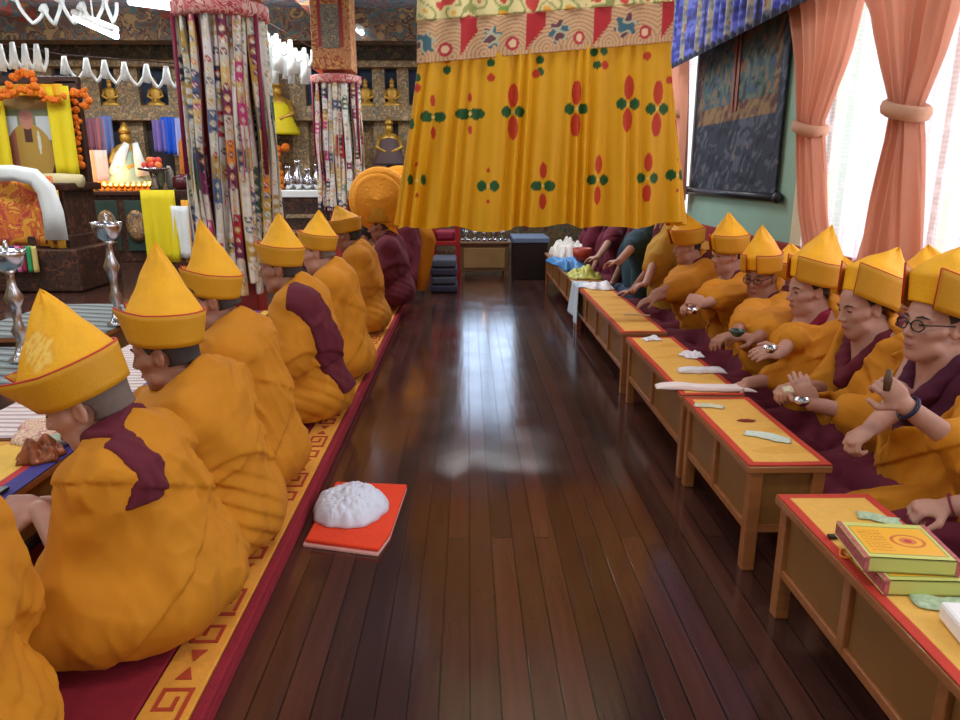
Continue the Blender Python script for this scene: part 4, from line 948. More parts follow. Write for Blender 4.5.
def crumple(name, cx, cy, z, sx, sy, h, m, rz=0, seed=1, n=40, label=None, cat='cloth', parent=None, fl=.0, group=None):
    """crumpled piece of cloth or paper: a rumpled sheet with a rounded ragged outline, closed below"""
    U, V = np.meshgrid(np.linspace(-1, 1, n), np.linspace(-1, 1, n)); P = np.stack([U.ravel(), V.ravel(), 0 * U.ravel()], -1).astype(f32)
    r = np.maximum(np.abs(U), np.abs(V)); ang = np.arctan2(V, U); rag = 1 + .09 * np.sin(ang * 3 + seed) + .06 * np.sin(ang * 7 + seed * 2)
    k = .35; Ux = U * (1 - k + k / np.sqrt(1 + (V) ** 2)) * rag; Vy = V * (1 - k + k / np.sqrt(1 + U ** 2)) * rag
    nz = (np.abs(wob(P, seed, 4, 6)).reshape(U.shape) * .9 + np.abs(wob(P, seed + 1, 9, 6)).reshape(U.shape) * .5)
    if fl == .55:
        rag = 1 + .05 * np.sin(ang * 2 + 1) + .03 * np.sin(ang * 5 + 2) + .015 * np.sin(ang * 13); q_ = np.maximum(np.hypot(U, V), 1e-6); Ux = U * r / q_ * rag; Vy = V * r / q_ * rag; nz = nz * .7 + .5 * np.abs(wob(P, seed + 3, 16, 5)).reshape(U.shape)
    if max(sx, sy) > 1.6 * min(sx, sy):
        mn = min(sx, sy); Ux = U * (1 + .02 * np.sin(V * 4 + seed)) + .14 * mn / sx * np.sin(V * 3 + seed); Vy = V + .16 * mn / sy * np.sin(U * 4 + seed) + .08 * mn / sy * np.sin(U * 11)
    Z = (1 - r ** 3) * h * (.35 + nz) * (1 - fl) + h * fl * (1 - r ** 8)
    v, f = gridmesh(Ux * sx / 2, Vy * sy / 2, Z + .001)
    o = link(name, raw_mesh(name, v, f), m, parent, solid=.002); o.location = (cx, cy, z); o.rotation_euler = (0, 0, rz)
    if label: tag(o, label, cat, group)
    return o
M_WHITE = mat('white_silk', (236, 234, 240), rough=.6, noise=.03, nscale=20, bump=.3, bscale=60)
M_PAPER = mat('white_paper', (244, 242, 238), rough=.7)
M_NOTE = mat('green_note', (176, 196, 160), rough=.7, noise=.25, nscale=90)
M_PINKW = mat('pinkish_silk', (240, 222, 216), rough=.6, bump=.3, bscale=50)
crumple('banknote', 1.07, 1.70, T, .10, .045, .006, M_NOTE, -.5, 3, 16, 'greenish banknotes behind the upper prayer book', 'money')
crumple('banknote', 1.00, 1.315, T, .13, .06, .006, M_NOTE, -.2, 5, 16, 'greenish banknotes in front of the lower prayer book', 'money')
crumple('banknote', .93, 2.64, T, .11, .045, .006, mat('grey_note', (206, 204, 170), rough=.7, noise=.15, nscale=90), -.3, 7, 16, 'pale note lying near the front edge of the second table', 'money')
o = MB().box((0, 0, .02), (.09, .13, .04)).build('folded_paper', M_PAPER, None, bevel=.008); o.location = (.985, 1.2, T); o.rotation_euler = (0, 0, -.15); tag(o, 'folded white paper packet at the right edge beside the books', 'paper')
o = MB().tube([(.018 * math.cos(a) * (1 + .3 * math.sin(2 * a)), .022 * math.sin(a), .002 * math.sin(3 * a)) for a in np.linspace(0, 2 * PI, 25)], .0028, 6, False).tube([(.018, 0, 0), (.035, .006, 0), (.05, -.004, 0)], .0026, 6).build('string_loop', mat('orange_string', (236, 140, 30), rough=.7), None, True); o.location = (.895, 1.52, T + .003); tag(o, 'orange string loop on the red cloth border', 'string')
o = MB().box((0, 0, .004), (.024, .016, .008)).build('book_clasp', M_BLACK, None, bevel=.002); o.location = (.90, 1.60, T); tag(o, 'small black clasp by the orange string', 'clasp')
leaf = MB().poly([(-.035, 0, 0), (-.018, .012, 0), (.008, .017, 0), (.035, .004, 0), (.022, -.010, 0), (-.01, -.014, 0)], .003).build('petal', mat('dried_red', (130, 36, 20), rough=.7), None, bevel=.001); leaf.location = (1.01, 2.465, T); leaf.rotation_euler = (0, 0, -.1); tag(leaf, 'dark red dried petal on the second table cloth', 'petal')
crumple('folded_scarf', 1.02, 2.30, T, .15, .05, .012, mat('mint_silk', (210, 222, 206), rough=.6, bump=.3, bscale=60), -.62, 9, 24, 'small pale green folded scarf near the end of the second table', 'scarf')
crumple('folded_scarf', .985, 2.865, T, .40, .065, .020, M_PINKW, -.12, 11, 40, 'long pinkish white folded scarf lying across the gap of the tables', 'scarf', fl=.7)
crumple('folded_scarf', 1.055, 3.13, T, .21, .06, .022, M_WHITE, -.05, 12, 30, 'short white folded scarf behind the long pinkish one', 'scarf', fl=.7)
crumple('paper_tissue', 1.10, 3.42, T, .11, .10, .03, M_WHITE, .2, 13, 26, 'crumpled white tissue at the inner edge of the third table', 'tissue')
crumple('paper_tissue', .99, 3.78, T, .10, .06, .02, M_WHITE, .2, 14, 26, 'small white tissue near the bare edge of the third table', 'tissue')
ti = atz(820, 474, .10); crumple('paper_tissue', ti[0], ti[1], .082, .09, .09, .035, mat('pale_blue_tissue', (206, 222, 240), rough=.7), .2, 15, 26, 'pale blue tissue on the red cushion beside the second table', 'tissue')
o = MB().tube([(-.08, .02, .006), (.0, .0, .008), (.08, -.03, .006)], .005, 8).build('incense_stick', mat('pale_wood', (214, 190, 150), rough=.6), None, True); o.location = (1.06, 4.45, T); tag(o, 'thin pale stick lying on the fourth table', 'stick')
# heap on the far table
M_BLUE = mat('blue_plastic', (60, 130, 190), rough=.4, noise=.25, nscale=14, bump=.3, bscale=30)
crumple('plastic_bag', .98, 7.0, TZ + .002, .28, .8, .12, M_BLUE, .1, 21, 40, 'blue plastic bag heaped on the farthest table', 'bag')
crumple('plastic_bag', 1.06, 7.75, TZ + .002, .30, .5, .30, mat('white_plastic', (226, 222, 214), rough=.4, bump=.3, bscale=30), .1, 22, 40, 'bulging white plastic bag at the far end of the last table', 'bag')
crumple('snack_packet', 1.0, 6.25, TZ + .002, .26, .4, .10, mat('lime_packet', (190, 190, 80), rough=.4, noise=.2, nscale=20), .1, 23, 30, 'lime yellow packet at the near end of the farthest table', 'packet')
crumple('folded_scarf', 1.02, 5.62, T, .22, .32, .05, M_WHITE, .1, 24, 30, 'rumpled whitish scarf at the far end of the narrow yellow cloth', 'scarf')
o = MB().lathe([(.0, 0), (.05, 0), (.085, .05), (.09, .12), (.082, .12), (.06, .03)], n=20).build('bowl', mat('red_bowl', (176, 64, 46), rough=.4), None, True); o.location = (1.06, 6.72, TZ + .08); tag(o, 'red bowl among the bags on the farthest table', 'bowl')
def hang_cloth():
    nu, nv = 24, 24; U, V = np.meshgrid(np.linspace(0, 1, nu), np.linspace(0, 1, nv)); X = .86 - .012 * np.sin(U * 9) - .02 * (1 - V) ; Y = 5.0 + .0 * U + (U - .5) * (.3 + .18 * (1 - V)) + .72; Z = .10 + (TZ - .08) * V + .03 * U * (1 - V)
    v, f = gridmesh(X, Y, Z); v2, f2 = gridmesh(.86 + .12 * V, Y[-1][None] + 0 * V, TZ + .012 + 0 * V + .006 * np.sin(U * 9)); 
    o = link('hanging_scarf', raw_mesh('hanging_scarf', np.concatenate([v, v2]), np.concatenate([f, f2 + len(v)])), mat('blue_white_silk', (196, 212, 226), rough=.6), None, solid=.004); tag(o, 'pale blue-white scarf hanging down the front of the fourth table', 'scarf')
hang_cloth()
# small bowls and cups held or set near the right row
def bowl(x, y, z, r, m, label, group=None, contents=None):
    root = empty('bowl', (x, y, z), label, 'bowl', group)
    MB().lathe([(r * .45, 0), (r * .5, r * .05), (r * .85, r * .45), (r, r * .8), (r * .95, r * .8), (r * .78, r * .45), (r * .3, r * .12)], n=24).build('bowl_body', m, root, True)
    if contents: MB().ball((0, 0, r * .6), (r * .88, r * .88, r * .32), 14).build('contents', contents, root, True)
    return root
p = atX(793, 389, 1.19); bowl(p[0], p[1], p[2] - .03, .038, mat('painted_bowl', (220, 214, 190), rough=.3, noise=.4, nscale=60), 'small patterned bowl held by the young monk', None, mat('rice', (226, 214, 180), rough=.8, noise=.3, nscale=200, bump=.6))
p = atX(803, 392, 1.16); bowl(p[0], p[1], p[2] - .05, .03, M_SILV, 'small silver cup under the young monk lifted hand')
p = atX(770, 350, 1.16); bowl(p[0], p[1], p[2] - .01, .03, M_SILV, 'silver cup held by the crimson collared monk')
p = atX(737, 334, 1.14); bowl(p[0], p[1], p[2] - .01, .035, mat('dark_green_bowl', (40, 60, 50), rough=.3), 'dark bowl held by the bespectacled monk')
p = atX(693, 308, 1.16); bowl(p[0], p[1], p[2] - .03, .035, M_SILV, 'silver bowl held below the dark scroll painting')
p = atX(888, 380, 1.13); o = MB().tube([p + [0, 0, .03], p, p - [0, 0, .03]], [.006, .012, .009], 8).build('incense_stick', mat('brown_wood', (90, 60, 36), rough=.5), None, True); tag(o, 'short brown piece held to the chin of the monk in round glasses', 'stick')
# ------------------------------------------------------------------ red mat with white cloth on the aisle floor
def aisle_mat():
    root = empty('folded_cloth', (-.42, 2.46, 0), 'bright orange red folded cloth on the aisle floor', 'cloth')
    O = np.array([-.42, 2.46, 0]); c = [atz(303, 547, 0), atz(335, 487, 0), atz(407, 490, 0), atz(390, 540, 0), atz(378, 557, 0), atz(340, 552, 0)]
    m = mat('orange_red_cloth', (240, 66, 26), rough=.8, bump=.3, bscale=60, noise=.05)
    MB().poly([q - O for q in c], .012).build('lower_fold', mat('pink_cloth_edge', (240, 180, 170), rough=.8), root, bevel=.003)
    b = MB().poly([(q - O) * .985 + np.array([.004, .003, .013]) for q in c], .014); b.build('upper_fold', m, root, bevel=.006)
aisle_mat()
crumple('folded_robe', -.445, 2.48, .028, .27, .33, .075, mat('bluish_white_cloth', (224, 230, 246), rough=.7, bump=.35, bscale=30), .25, 31, 60, 'rumpled white cloth bundle lying on the orange red cloth', 'cloth', fl=.55)
# ------------------------------------------------------------------ left tables
def ltable(y0, y1, label, x0=-1.80, x1=-1.30, z=.36, top=None, lab2=None, m=None):
    O = ((x0 + x1) / 2, (y0 + y1) / 2, 0); root = empty('low_table', O, label, 'table'); dx, dy = x1 - x0, y1 - y0
    MB().box((0, 0, z - .012), (dx, dy, .024)).build('tabletop', M_BENCH, root, bevel=.004)
    for sx in (-1, 1):
        for sy in (-1, 1): MB().box((sx * (dx / 2 - .03), sy * (dy / 2 - .03), (z - .024) / 2), (.04, .04, z - .024)).build('leg', M_BENCH, root)
        MB().box((sx * (dx / 2 - .025), 0, z - .1), (.012, dy - .08, .14)).build('panel', M_PANEL, root)
    q = cloth_grid('table_cloth', x0, x1, y0, y1, z + .003, None, O, top, m); q.location = O; tag(q, lab2, 'tablecloth'); return root
def top1(p):
    c = np.zeros((len(p), 3)); c[:] = (238, 190, 80); e = -1.30 - p[:, 0]; c[e < .09] = (190, 40, 50); c[e < .06] = (44, 50, 140); n = wob(p, 2, 40); c[(n > .45) & (e > .1)] = (214, 150, 60); return c
def top2(p):
    c = np.zeros((len(p), 3)); s = (p[:, 1] * 22) % 1; c[:] = (224, 214, 210); c[s < .35] = (178, 150, 156); e = -1.30 - p[:, 0]; c[e < .10] = (60, 60, 170); c[e < .075] = (180, 40, 70); c[e < .05] = (240, 200, 90); return c
def top3(p):
    c = np.zeros((len(p), 3)); s = (p[:, 1] * 9 + p[:, 0] * 2) % 1; c[:] = (104, 128, 136); c[s < .25] = (40, 50, 60); c[(s > .5) & (s < .65)] = (150, 164, 160); return c
ltable(.75, 2.32, 'low table in front of the nearest left monk', top=top1, lab2='yellow cloth with blue and red edge in front of the nearest left monk')
ltable(2.36, 3.9, 'low table in front of the second and third left monks', top=top2, lab2='white striped cloth with blue and pink edge beside the second monk face')
ltable(3.94, 4.7, 'low table farther along the left row', top=top2, lab2='striped cloth farther along the left row')
ltable(3.75, 4.75, 'side table covered in teal striped cloth', -2.75, -1.98, .40, top3, 'teal and black striped cloth behind the second monk')
def stand(x, y, z, h, label, m=M_SILV, seed=0):
    root = empty('offering_bowl', (x, y, z), label, 'bowl'); root.scale = (.8, .8, 1)
    MB().lathe([(.075, 0), (.08, .015), (.05, .03), (.022, h * .2), (.045, h * .28), (.022, h * .36), (.03, h * .5), (.055, h * .58), (.025, h * .68), (.02, h * .78), (.04, h * .84)], n=18).build('stand', m, root, True)
    MB().lathe([(.03, h * .82), (.07, h * .86), (.095, h * .95), (.10, h), (.092, h), (.06, h * .9), (.02, h * .87)], n=24).build('bowl_body', M_SILV, root, True)
    MB().ball((0, 0, h + .01), (.015, .015, .04), 10).build('finial', M_SILV, root, True)
p = atY(106, 222, 4.05); stand(p[0], p[1], .405, p[2] - .405, 'ornate silver bowl on a tall stem right of the nearest hat tip')
p = atY(6, 250, 3.4); ltable(3.0, 3.7, 'small side table at the left edge', p[0] - .45, p[0] + .3, .36, top3, 'striped cloth at the left edge'); stand(p[0], p[1], .365, p[2] - .365, 'ornate silver bowl on a tall stem at the left edge', M_SILV)
p = atY(28, 300, 2.9)
def ritual():
    root = empty('mandala_vessel', (-1.60, 2.02, .365), 'glassy silver ritual vessel with banded stem at the left edge', 'vessel'); 
    MB().lathe([(.10, 0), (.112, .008), (.118, .02), (.105, .02), (.09, .01)], n=30).build('tray', mat('clear_silver', (190, 200, 206), rough=.12, metal=.9), root, True)
    MB().lathe([(.05, .02), (.06, .05), (.03, .10), (.018, .14), (.03, .19), (.055, .24), (.06, .27), (.05, .27)], n=22).build('cup', mat('clear_silver', (190, 200, 206)), root, True)
    for k in range(5): MB().lathe([(.017, .30 + k * .05), (.022, .31 + k * .05), (.022, .325 + k * .05), (.017, .335 + k * .05)], n=14).build('stem_band', M_BLACK, root, True)
    MB().lathe([(.015, .26), (.015, .56), (.03, .58), (.012, .61), (.002, .64)], n=14).build('stem', M_SILV, root, True)
ritual()
p = (-1.37, 2.17); crumple('snack_packet', p[0], p[1], .366, .13, .12, .07, mat('bronze_wrapper', (150, 84, 50), rough=.3, noise=.5, nscale=40, metal=.3), .3, 44, 30, 'crumpled bronze and gold wrapper before the nearest monk face', 'packet')
bowl(-1.36, 2.285, .366, .04, mat('celadon', (190, 206, 180), rough=.3), 'pale green cup beside the bronze wrapper')
o = crumple('prayer_text', -1.5, 2.42, .366, .18, .26, .02, brocade('pink_print', [(224, 190, 150), (206, 150, 130), (232, 206, 170), (190, 120, 110)], 40), .3, 45, 20, 'pinkish patterned prayer pages lying behind the nearest monk face', 'pages', fl=.8)
o = MB().box((0, 0, .005), (.075, .15, .010)).build('phone', M_BLACK, None, bevel=.003); p = atX(14, 530, -1.30); o.location = (-1.36, 1.86, .366); tag(o, 'black phone on the yellow cloth by the nearest monk hand', 'phone')
def torma():
    p = atX(201, 345, -1.47); root = empty('butter_sculpture', (p[0], p[1], .366), 'round painted ornament in blue, red and green between second and third monks', 'ornament')
    z = atX(201, 330, -1.47)[2] - .366
    z = max(z, .1)
    MB().ball((0, 0, z - .02), (.055, .055, .05), 18).build('red_band', mat('red_enamel', (200, 50, 50), rough=.3), root, True)
    MB().ball((0, 0, z + .015), (.052, .052, .045), 18).build('blue_dome', mat('blue_enamel', (60, 160, 220), rough=.3), root, True)
    MB().ball((0, 0, z - .055), (.05, .05, .04), 18).build('green_band', mat('green_enamel', (40, 130, 90), rough=.3), root, True)
    MB().lathe([(.05, 0), (.055, .01), (.025, .03), (.03, max(z - .09, .03))], n=16).build('foot', mat('navy_enamel', (40, 50, 130), rough=.3), root, True)
torma()
# ------------------------------------------------------------------ streamer columns
def streamers(cx, cy, zt, r, zb, label, seed, n, pill):
    rnd = random.Random(seed); root = empty('streamer_banner', (cx, cy, zb), label, 'banner')
    MB().lathe([(r * .8, zt - zb - .02), (r * 1.06, zt - zb - .02), (r * 1.1, zt - zb), (r * 1.1, zt - zb + .07), (r * 1.02, zt - zb + .075), (r * .8, zt - zb + .075)], n=24).build('crown_ring', brocade('pink_board', [(200, 96, 96), (214, 150, 140), (176, 60, 70), (220, 176, 160)], 14), root, True)
    m = mat('streamer_paint', (200, 190, 180), attr=True, rough=.7)
    pal = [(226, 222, 206), (214, 206, 190), (206, 180, 120), (222, 190, 120), (190, 150, 70), (186, 34, 44), (196, 60, 120), (64, 96, 80), (86, 100, 130), (230, 150, 60), (232, 226, 226), (120, 40, 80), (160, 180, 160), (40, 50, 70), (226, 200, 160)]
    for k in range(n):
        ring = k % 2; a = 2 * PI * (k + .5 * rnd.random()) / n; rr = r * (.97 if ring else .84)
        w_ = 2 * PI * r / n * (1.15 if ring else 1.3); L_ = (zt - zb) * rnd.uniform(.86, 1.0)
        nu, nv = 9, 130; U, V = np.meshgrid(np.linspace(-.5, .5, nu), np.linspace(0, 1, nv))
        tw = .10 * np.sin(V * 5 + k) * V; aa = a + tw * .6; R2 = rr * (1 + .16 * V * math.sin(k * 2.3)) + .015 * np.sin(U * 6 + V * 9)
        X = R2 * np.cos(aa) - U * w_ * np.sin(aa); Y = R2 * np.sin(aa) + U * w_ * np.cos(aa); Z = (zt - zb) - V * L_ + 0 * U
        v, f = gridmesh(X, Y, Z); o = link('streamer', raw_mesh('streamer', v, f), m, root, solid=.006)
        cols = [rnd.choice(pal if rnd.random() < .82 else pal[:2] + pal[8:9]) for _ in range(9)]; base = rnd.choice(pal[:3] + pal[8:9] + pal[10:11]); sd = rnd.random() * 9
        uu = U.ravel(); vv = V.ravel()
        def pc(co, cols=cols, base=base, uu=uu, vv=vv, sd=sd):
            c = np.zeros((len(co), 3)); c[:] = base
            seg = np.floor((vv * 11.5 + sd)).astype(int) % 9; fr = (vv * 11.5 + sd) % 1
            C_ = np.array(cols)[seg]; mixm = (seg % 3 != 1); c[mixm] = C_[mixm]
            q = ((vv * 26) % 1 - .5) ** 2 + (uu * 1.1) ** 2; c[q < .10] = np.array(cols)[(np.floor(vv * 26).astype(int) + 3) % 9][q < .10]; c[q < .035] = (236, 230, 214); c[q < .012] = cols[2]
            c[np.abs(uu) > .43] = cols[0] if cols[0] != base else (120, 40, 80); return c
        paint(o, pc)
    for a in (-2.6, -.5):
        MB().tube([(r * 1.08 * math.cos(a), r * 1.08 * math.sin(a), zt - zb), (r * 1.1 * math.cos(a), r * 1.1 * math.sin(a), (zt - zb) * .45)], .014, 8).build('tassel_cord', mat('maroon_cord', (130, 24, 60), rough=.6), root, True)
    return root
p0 = atY(220, 8, 5.0); streamers(p0[0], 5.0, atY(220, 10, 4.75)[2], .27, .45, 'near column of many coloured brocade streamers, left of centre', 5, 34, True)
p1 = atY(336, 80, 9.0); streamers(p1[0], 9.0, atY(336, 80, 8.7)[2], .27, .75, 'far column of brocade streamers below the painted pillar head', 6, 28, True)
M_PIL = brocade('painted_pillar', [(196, 130, 84), (206, 150, 100), (170, 84, 50), (214, 160, 90)], 9)
def pillar(cx, cy, label, z0):
    root = empty('pillar', (cx, cy, 0), label, 'pillar')
    MB().box((0, 0, ZC / 2), (.26, .26, ZC)).build('shaft', mat('red_pillar', (150, 44, 36), rough=.5, noise=.08), root, bevel=.02)
    MB().box((0, 0, (z0 + ZC) / 2), (.44, .44, ZC - z0)).build('painted_head', M_PIL, root, bevel=.01)
    for s in (-1, 1): MB().box((s * .12, -.225, (z0 + ZC) / 2 + .12), (.035, .02, ZC - z0 - .24)).build('red_stripe', mat('red_stripe', (160, 40, 34), rough=.5), root)
    MB().box((0, -.228, z0 + .45), (.20, .016, .45)).build('carved_panel', brocade('panel_grey', [(120, 120, 110), (150, 140, 110), (90, 90, 90), (170, 150, 120)], 22), root)
    MB().box((0, -.228, z0 + .90), (.20, .02, .28)).build('gilt_panel', brocade('gilt', [(190, 120, 30), (214, 150, 40), (160, 90, 30), (226, 170, 60)], 18), root)
pillar(p0[0], 5.0, 'painted pillar above the near streamer column', atY(220, 0, 4.75)[2] + .08)
pillar(p1[0], 9.0, 'painted pillar with two red stripes above the far streamer column', atY(336, 74, 8.7)[2] + .06)
# ------------------------------------------------------------------ the shrine along the far wall
def pb(mb, x0, y0, x1, y1, Y, dep):
    """box whose front face spans the pixels at distance Y"""
    a = atY(x0, y1, Y); b = atY(x1, y0, Y)
    return mb.box(((a[0] + b[0]) / 2, Y + dep / 2, (a[2] + b[2]) / 2), (b[0] - a[0], dep, b[2] - a[2]))
M_GOLD = brocade('gilded_carving', [(124, 92, 56), (154, 116, 70), (88, 66, 48), (172, 138, 88), (104, 92, 84)], 9, rough=.55)
M_GOLD2 = brocade('gilded_fret', [(176, 142, 96), (146, 116, 78), (110, 106, 92), (190, 160, 114)], 14, rough=.55)
M_CARV = brocade('dark_carving', [(58, 36, 28), (74, 46, 32), (44, 28, 24), (96, 58, 38)], 10, rough=.5)
M_NAVY = mat('navy_niche', (34, 52, 82), rough=.6, noise=.3, nscale=9)
YF = 11.2
def shrine():
    root = empty('shrine_cabinet', (-4.5, YF, 0), 'carved and gilded shrine cabinet covering the far wall', 'cabinet'); O = np.array([-4.5, YF, 0])
    def part(name, rects, m, dep, Y=YF, bevel=0):
        mb = MB()
        for r_ in rects: pb(mb, *r_, Y, dep)
        mb.v = [tuple(np.array(v) - O) for v in mb.v]; return mb.build(name, m, root, bevel=bevel)
    part('base_cupboard', [(92, 192, 420, 262)], M_CARV, .45, YF)
    part('back_board', [(-10, 60, 452, 192)], M_GOLD, .06, YF + .38)
    for x in (-8, 46, 92, 132, 182, 226, 268, 300, 352, 380, 404, 440): part('post', [(x - 4, 66, x + 4, 192)], M_GOLD2, .14, YF + .24)
    for y0, y1 in ((58, 66), (106, 120), (184, 192)): part('shelf', [(-10, y0, 452, y1)], M_GOLD2, .30, YF + .1)
    xs = [(2, 40), (52, 88), (97, 127), (138, 176), (188, 220), (232, 262), (305, 346), (358, 374), (386, 399), (410, 434)]
    for a, b in xs: part('niche', [(a, 68, b, 104)], M_NAVY, .01, YF + .36)
    for a, b in ((97, 127), (138, 176), (188, 220), (232, 262), (386, 434)): part('niche', [(a, 124, b, 182)], mat('dim_niche', (56, 50, 52), rough=.7, noise=.3, nscale=12), .01, YF + .36)
    for a, b in ((102, 124), (132, 150)):
        part('door', [(a, 200, b, 240)], mat('green_panel', (46, 66, 58), rough=.5, noise=.2), .02, YF - .02)
    for a, b in ((102, 124), (132, 150), (300, 330), (345, 375)):
        q = atY((a + b) / 2, 220, YF - .03) - O; MB().lathe([(.0, 0), (.05, 0), (.16, .0), (.19, .012), (.15, .02), (.08, .012), (.0, .03)], q, 20, rotm(PI / 2, 0, 0), (1, 1.5)).build('carved_oval', M_GOLD, root, True)
    part('cornice', [(-10, 34, 452, 58)], brocade('dark_cornice', [(64, 58, 48), (86, 72, 52), (48, 54, 50), (110, 88, 60)], 8), .4, YF + .0)
    d = MB()
    for k in range(29): q = atY(40 + k * 14, 43, YF - .01) - O; d.lathe([(.0, 0), (.05, 0), (.045, .02), (.0, .025)], q, 10, rotm(PI / 2, 0, 0))
    d.build('rosette_row', mat('dark_teal_paint', (40, 66, 70), rough=.5), root, True)
shrine()
struct(MB().box((-3.7, 10.6, 3.15), (11.4, .35, .4)).build('trim_2', brocade('beam_paint', [(90, 60, 46), (60, 84, 86), (120, 84, 50), (70, 50, 44), (140, 110, 70)], 6)))
def beam(n, x, m): struct(MB().box((x, 4.0, ZC - .09), (.24, 14, .18)).build('trim_%d' % n, m, bevel=.01))
mb_ = brocade('beam_red', [(150, 70, 48), (120, 56, 46), (60, 90, 94), (170, 110, 60)], 3)
for i, x in enumerate((-8.0, -5.8, -3.8, -1.87)): beam(3 + i, x, mb_)
# statues in the niches: small seated figures
def figure_mesh(h):
    v = MB(); v.lathe([(.30 * h, 0), (.34 * h, .06 * h), (.30 * h, .14 * h), (.16 * h, .2 * h), (.15 * h, .3 * h), (.20 * h, .5 * h), (.17 * h, .62 * h), (.07 * h, .66 * h)], n=16, sc=(1, .7))
    v.ball((0, 0, .74 * h), (.09 * h, .09 * h, .11 * h), 12); v.lathe([(.085 * h, .82 * h), (.1 * h, .86 * h), (.05 * h, .93 * h), (.01 * h, h)], n=12)
    for s in (-1, 1): v.tube([(s * .19 * h, 0, .58 * h), (s * .26 * h, -.04 * h, .36 * h), (s * .06 * h, -.2 * h, .26 * h)], [.055 * h, .05 * h, .035 * h], 8)
    return v
M_STAT = mat('gilt_statue', (196, 150, 60), rough=.4, metal=.5, noise=.2, nscale=20)
M_YCL = mat('bright_yellow_cloth', (232, 210, 20), rough=.7)
stat0 = None
places = ['left of the portrait garland', 'above the portrait', 'above the crowned figure', 'above the blue hangings', 'behind the near streamers', 'beside the near streamers', 'left of the painted pillar head', 'right of the painted pillar head', 'in the window niche near the canopy', 'next to the canopy edge']
me = raw_mesh('statue', *[getattr(figure_mesh(.42), k) for k in ('v', 'f')]); me.materials.append(M_STAT)
for i, (a, b) in enumerate(((2, 40), (52, 88), (97, 127), (138, 176), (188, 220), (232, 262), (305, 346), (358, 374), (386, 399), (410, 434))):
    q = atY((a + b) / 2, 104, YF + .26); o = bpy.data.objects.new('statue', me); COL.objects.link(o); o.location = (q[0], YF + .24, atY(0, 106, YF + .1)[2]); o.scale = (1, .6, 1)
    tag(o, 'small gilt seated statue in the upper niche ' + places[i], 'statue', None)
me.polygons.foreach_set('use_smooth', [True] * len(me.polygons))
def statue(x, yb, yt, Y, label, robe, rm):
    a = atY(x, yb, Y); h = atY(x, yt, Y)[2] - a[2]; root = empty('statue', a, label, 'statue'); figure_mesh(h).build('figure', M_STAT, root, True)
    MB().lathe([(.36 * h, .0), (.37 * h, .05 * h), (.27 * h, .25 * h), (.2 * h, .5 * h), (.13 * h, .6 * h), (.12 * h, .58 * h)], n=20, sc=(1, .8)).build('draped_scarf', rm, root, True); return root
statue(280, 135, 76, YF - .05, 'tall seated statue draped in bright yellow cloth in the arched niche', 1, M_YCL)
statue(390, 165, 116, YF - .05, 'dim grey brown draped statue between far streamers and canopy', 1, mat('grey_brown_cloth', (96, 76, 76), rough=.7))
r = statue(131, 184, 122, YF - .45, 'crowned silver statue flanked by white scarves on the lit altar', 1, mat('pale_green_scarf', (150, 176, 150), rough=.6))
M_KH = mat('white_khata', (226, 230, 226), rough=.6, noise=.04)
def ribbon(pts, w, m, name, label=None, cat='scarf', group=None, up=(0, 0, 1), th=.004, parent=None, face=(0, -1, 0)):
    P = [np.array(p, float) for p in pts]; V = []; fc = np.array(face, float)
    for i in range(len(P)):
        d = P[min(i + 1, len(P) - 1)] - P[max(i - 1, 0)]; d /= np.linalg.norm(d) + 1e-9; s = np.cross(d, fc); s /= np.linalg.norm(s) + 1e-9
        ww = w[i] if hasattr(w, '__len__') else w
        for t in (-1, -.33, .33, 1): V.append(P[i] + s * ww / 2 * t + fc * .012 * (abs(t) < .5))
    F_ = [(i * 4 + k, i * 4 + k + 1, i * 4 + 5 + k, i * 4 + 4 + k) for i in range(len(P) - 1) for k in range(3)]
    o = link(name, raw_mesh(name, V, F_), m, parent, True, solid=th)
    if label: tag(o, label, cat, group)
    return o
for s, x2, w2 in ((-1, 116, .16), (1, 143, .13)):
    a = atY(131 + s * 4, 143, YF - .56); b = atY(x2, 176, YF - .62)
    ribbon([a, (a + b) / 2 + [0, -.02, .04], b], [.08, w2, w2 * 1.5], M_KH, 'white_scarf', 'white scarf falling from the %s arm of the crowned silver statue' % ('left' if s < 0 else 'right'), 'scarf')
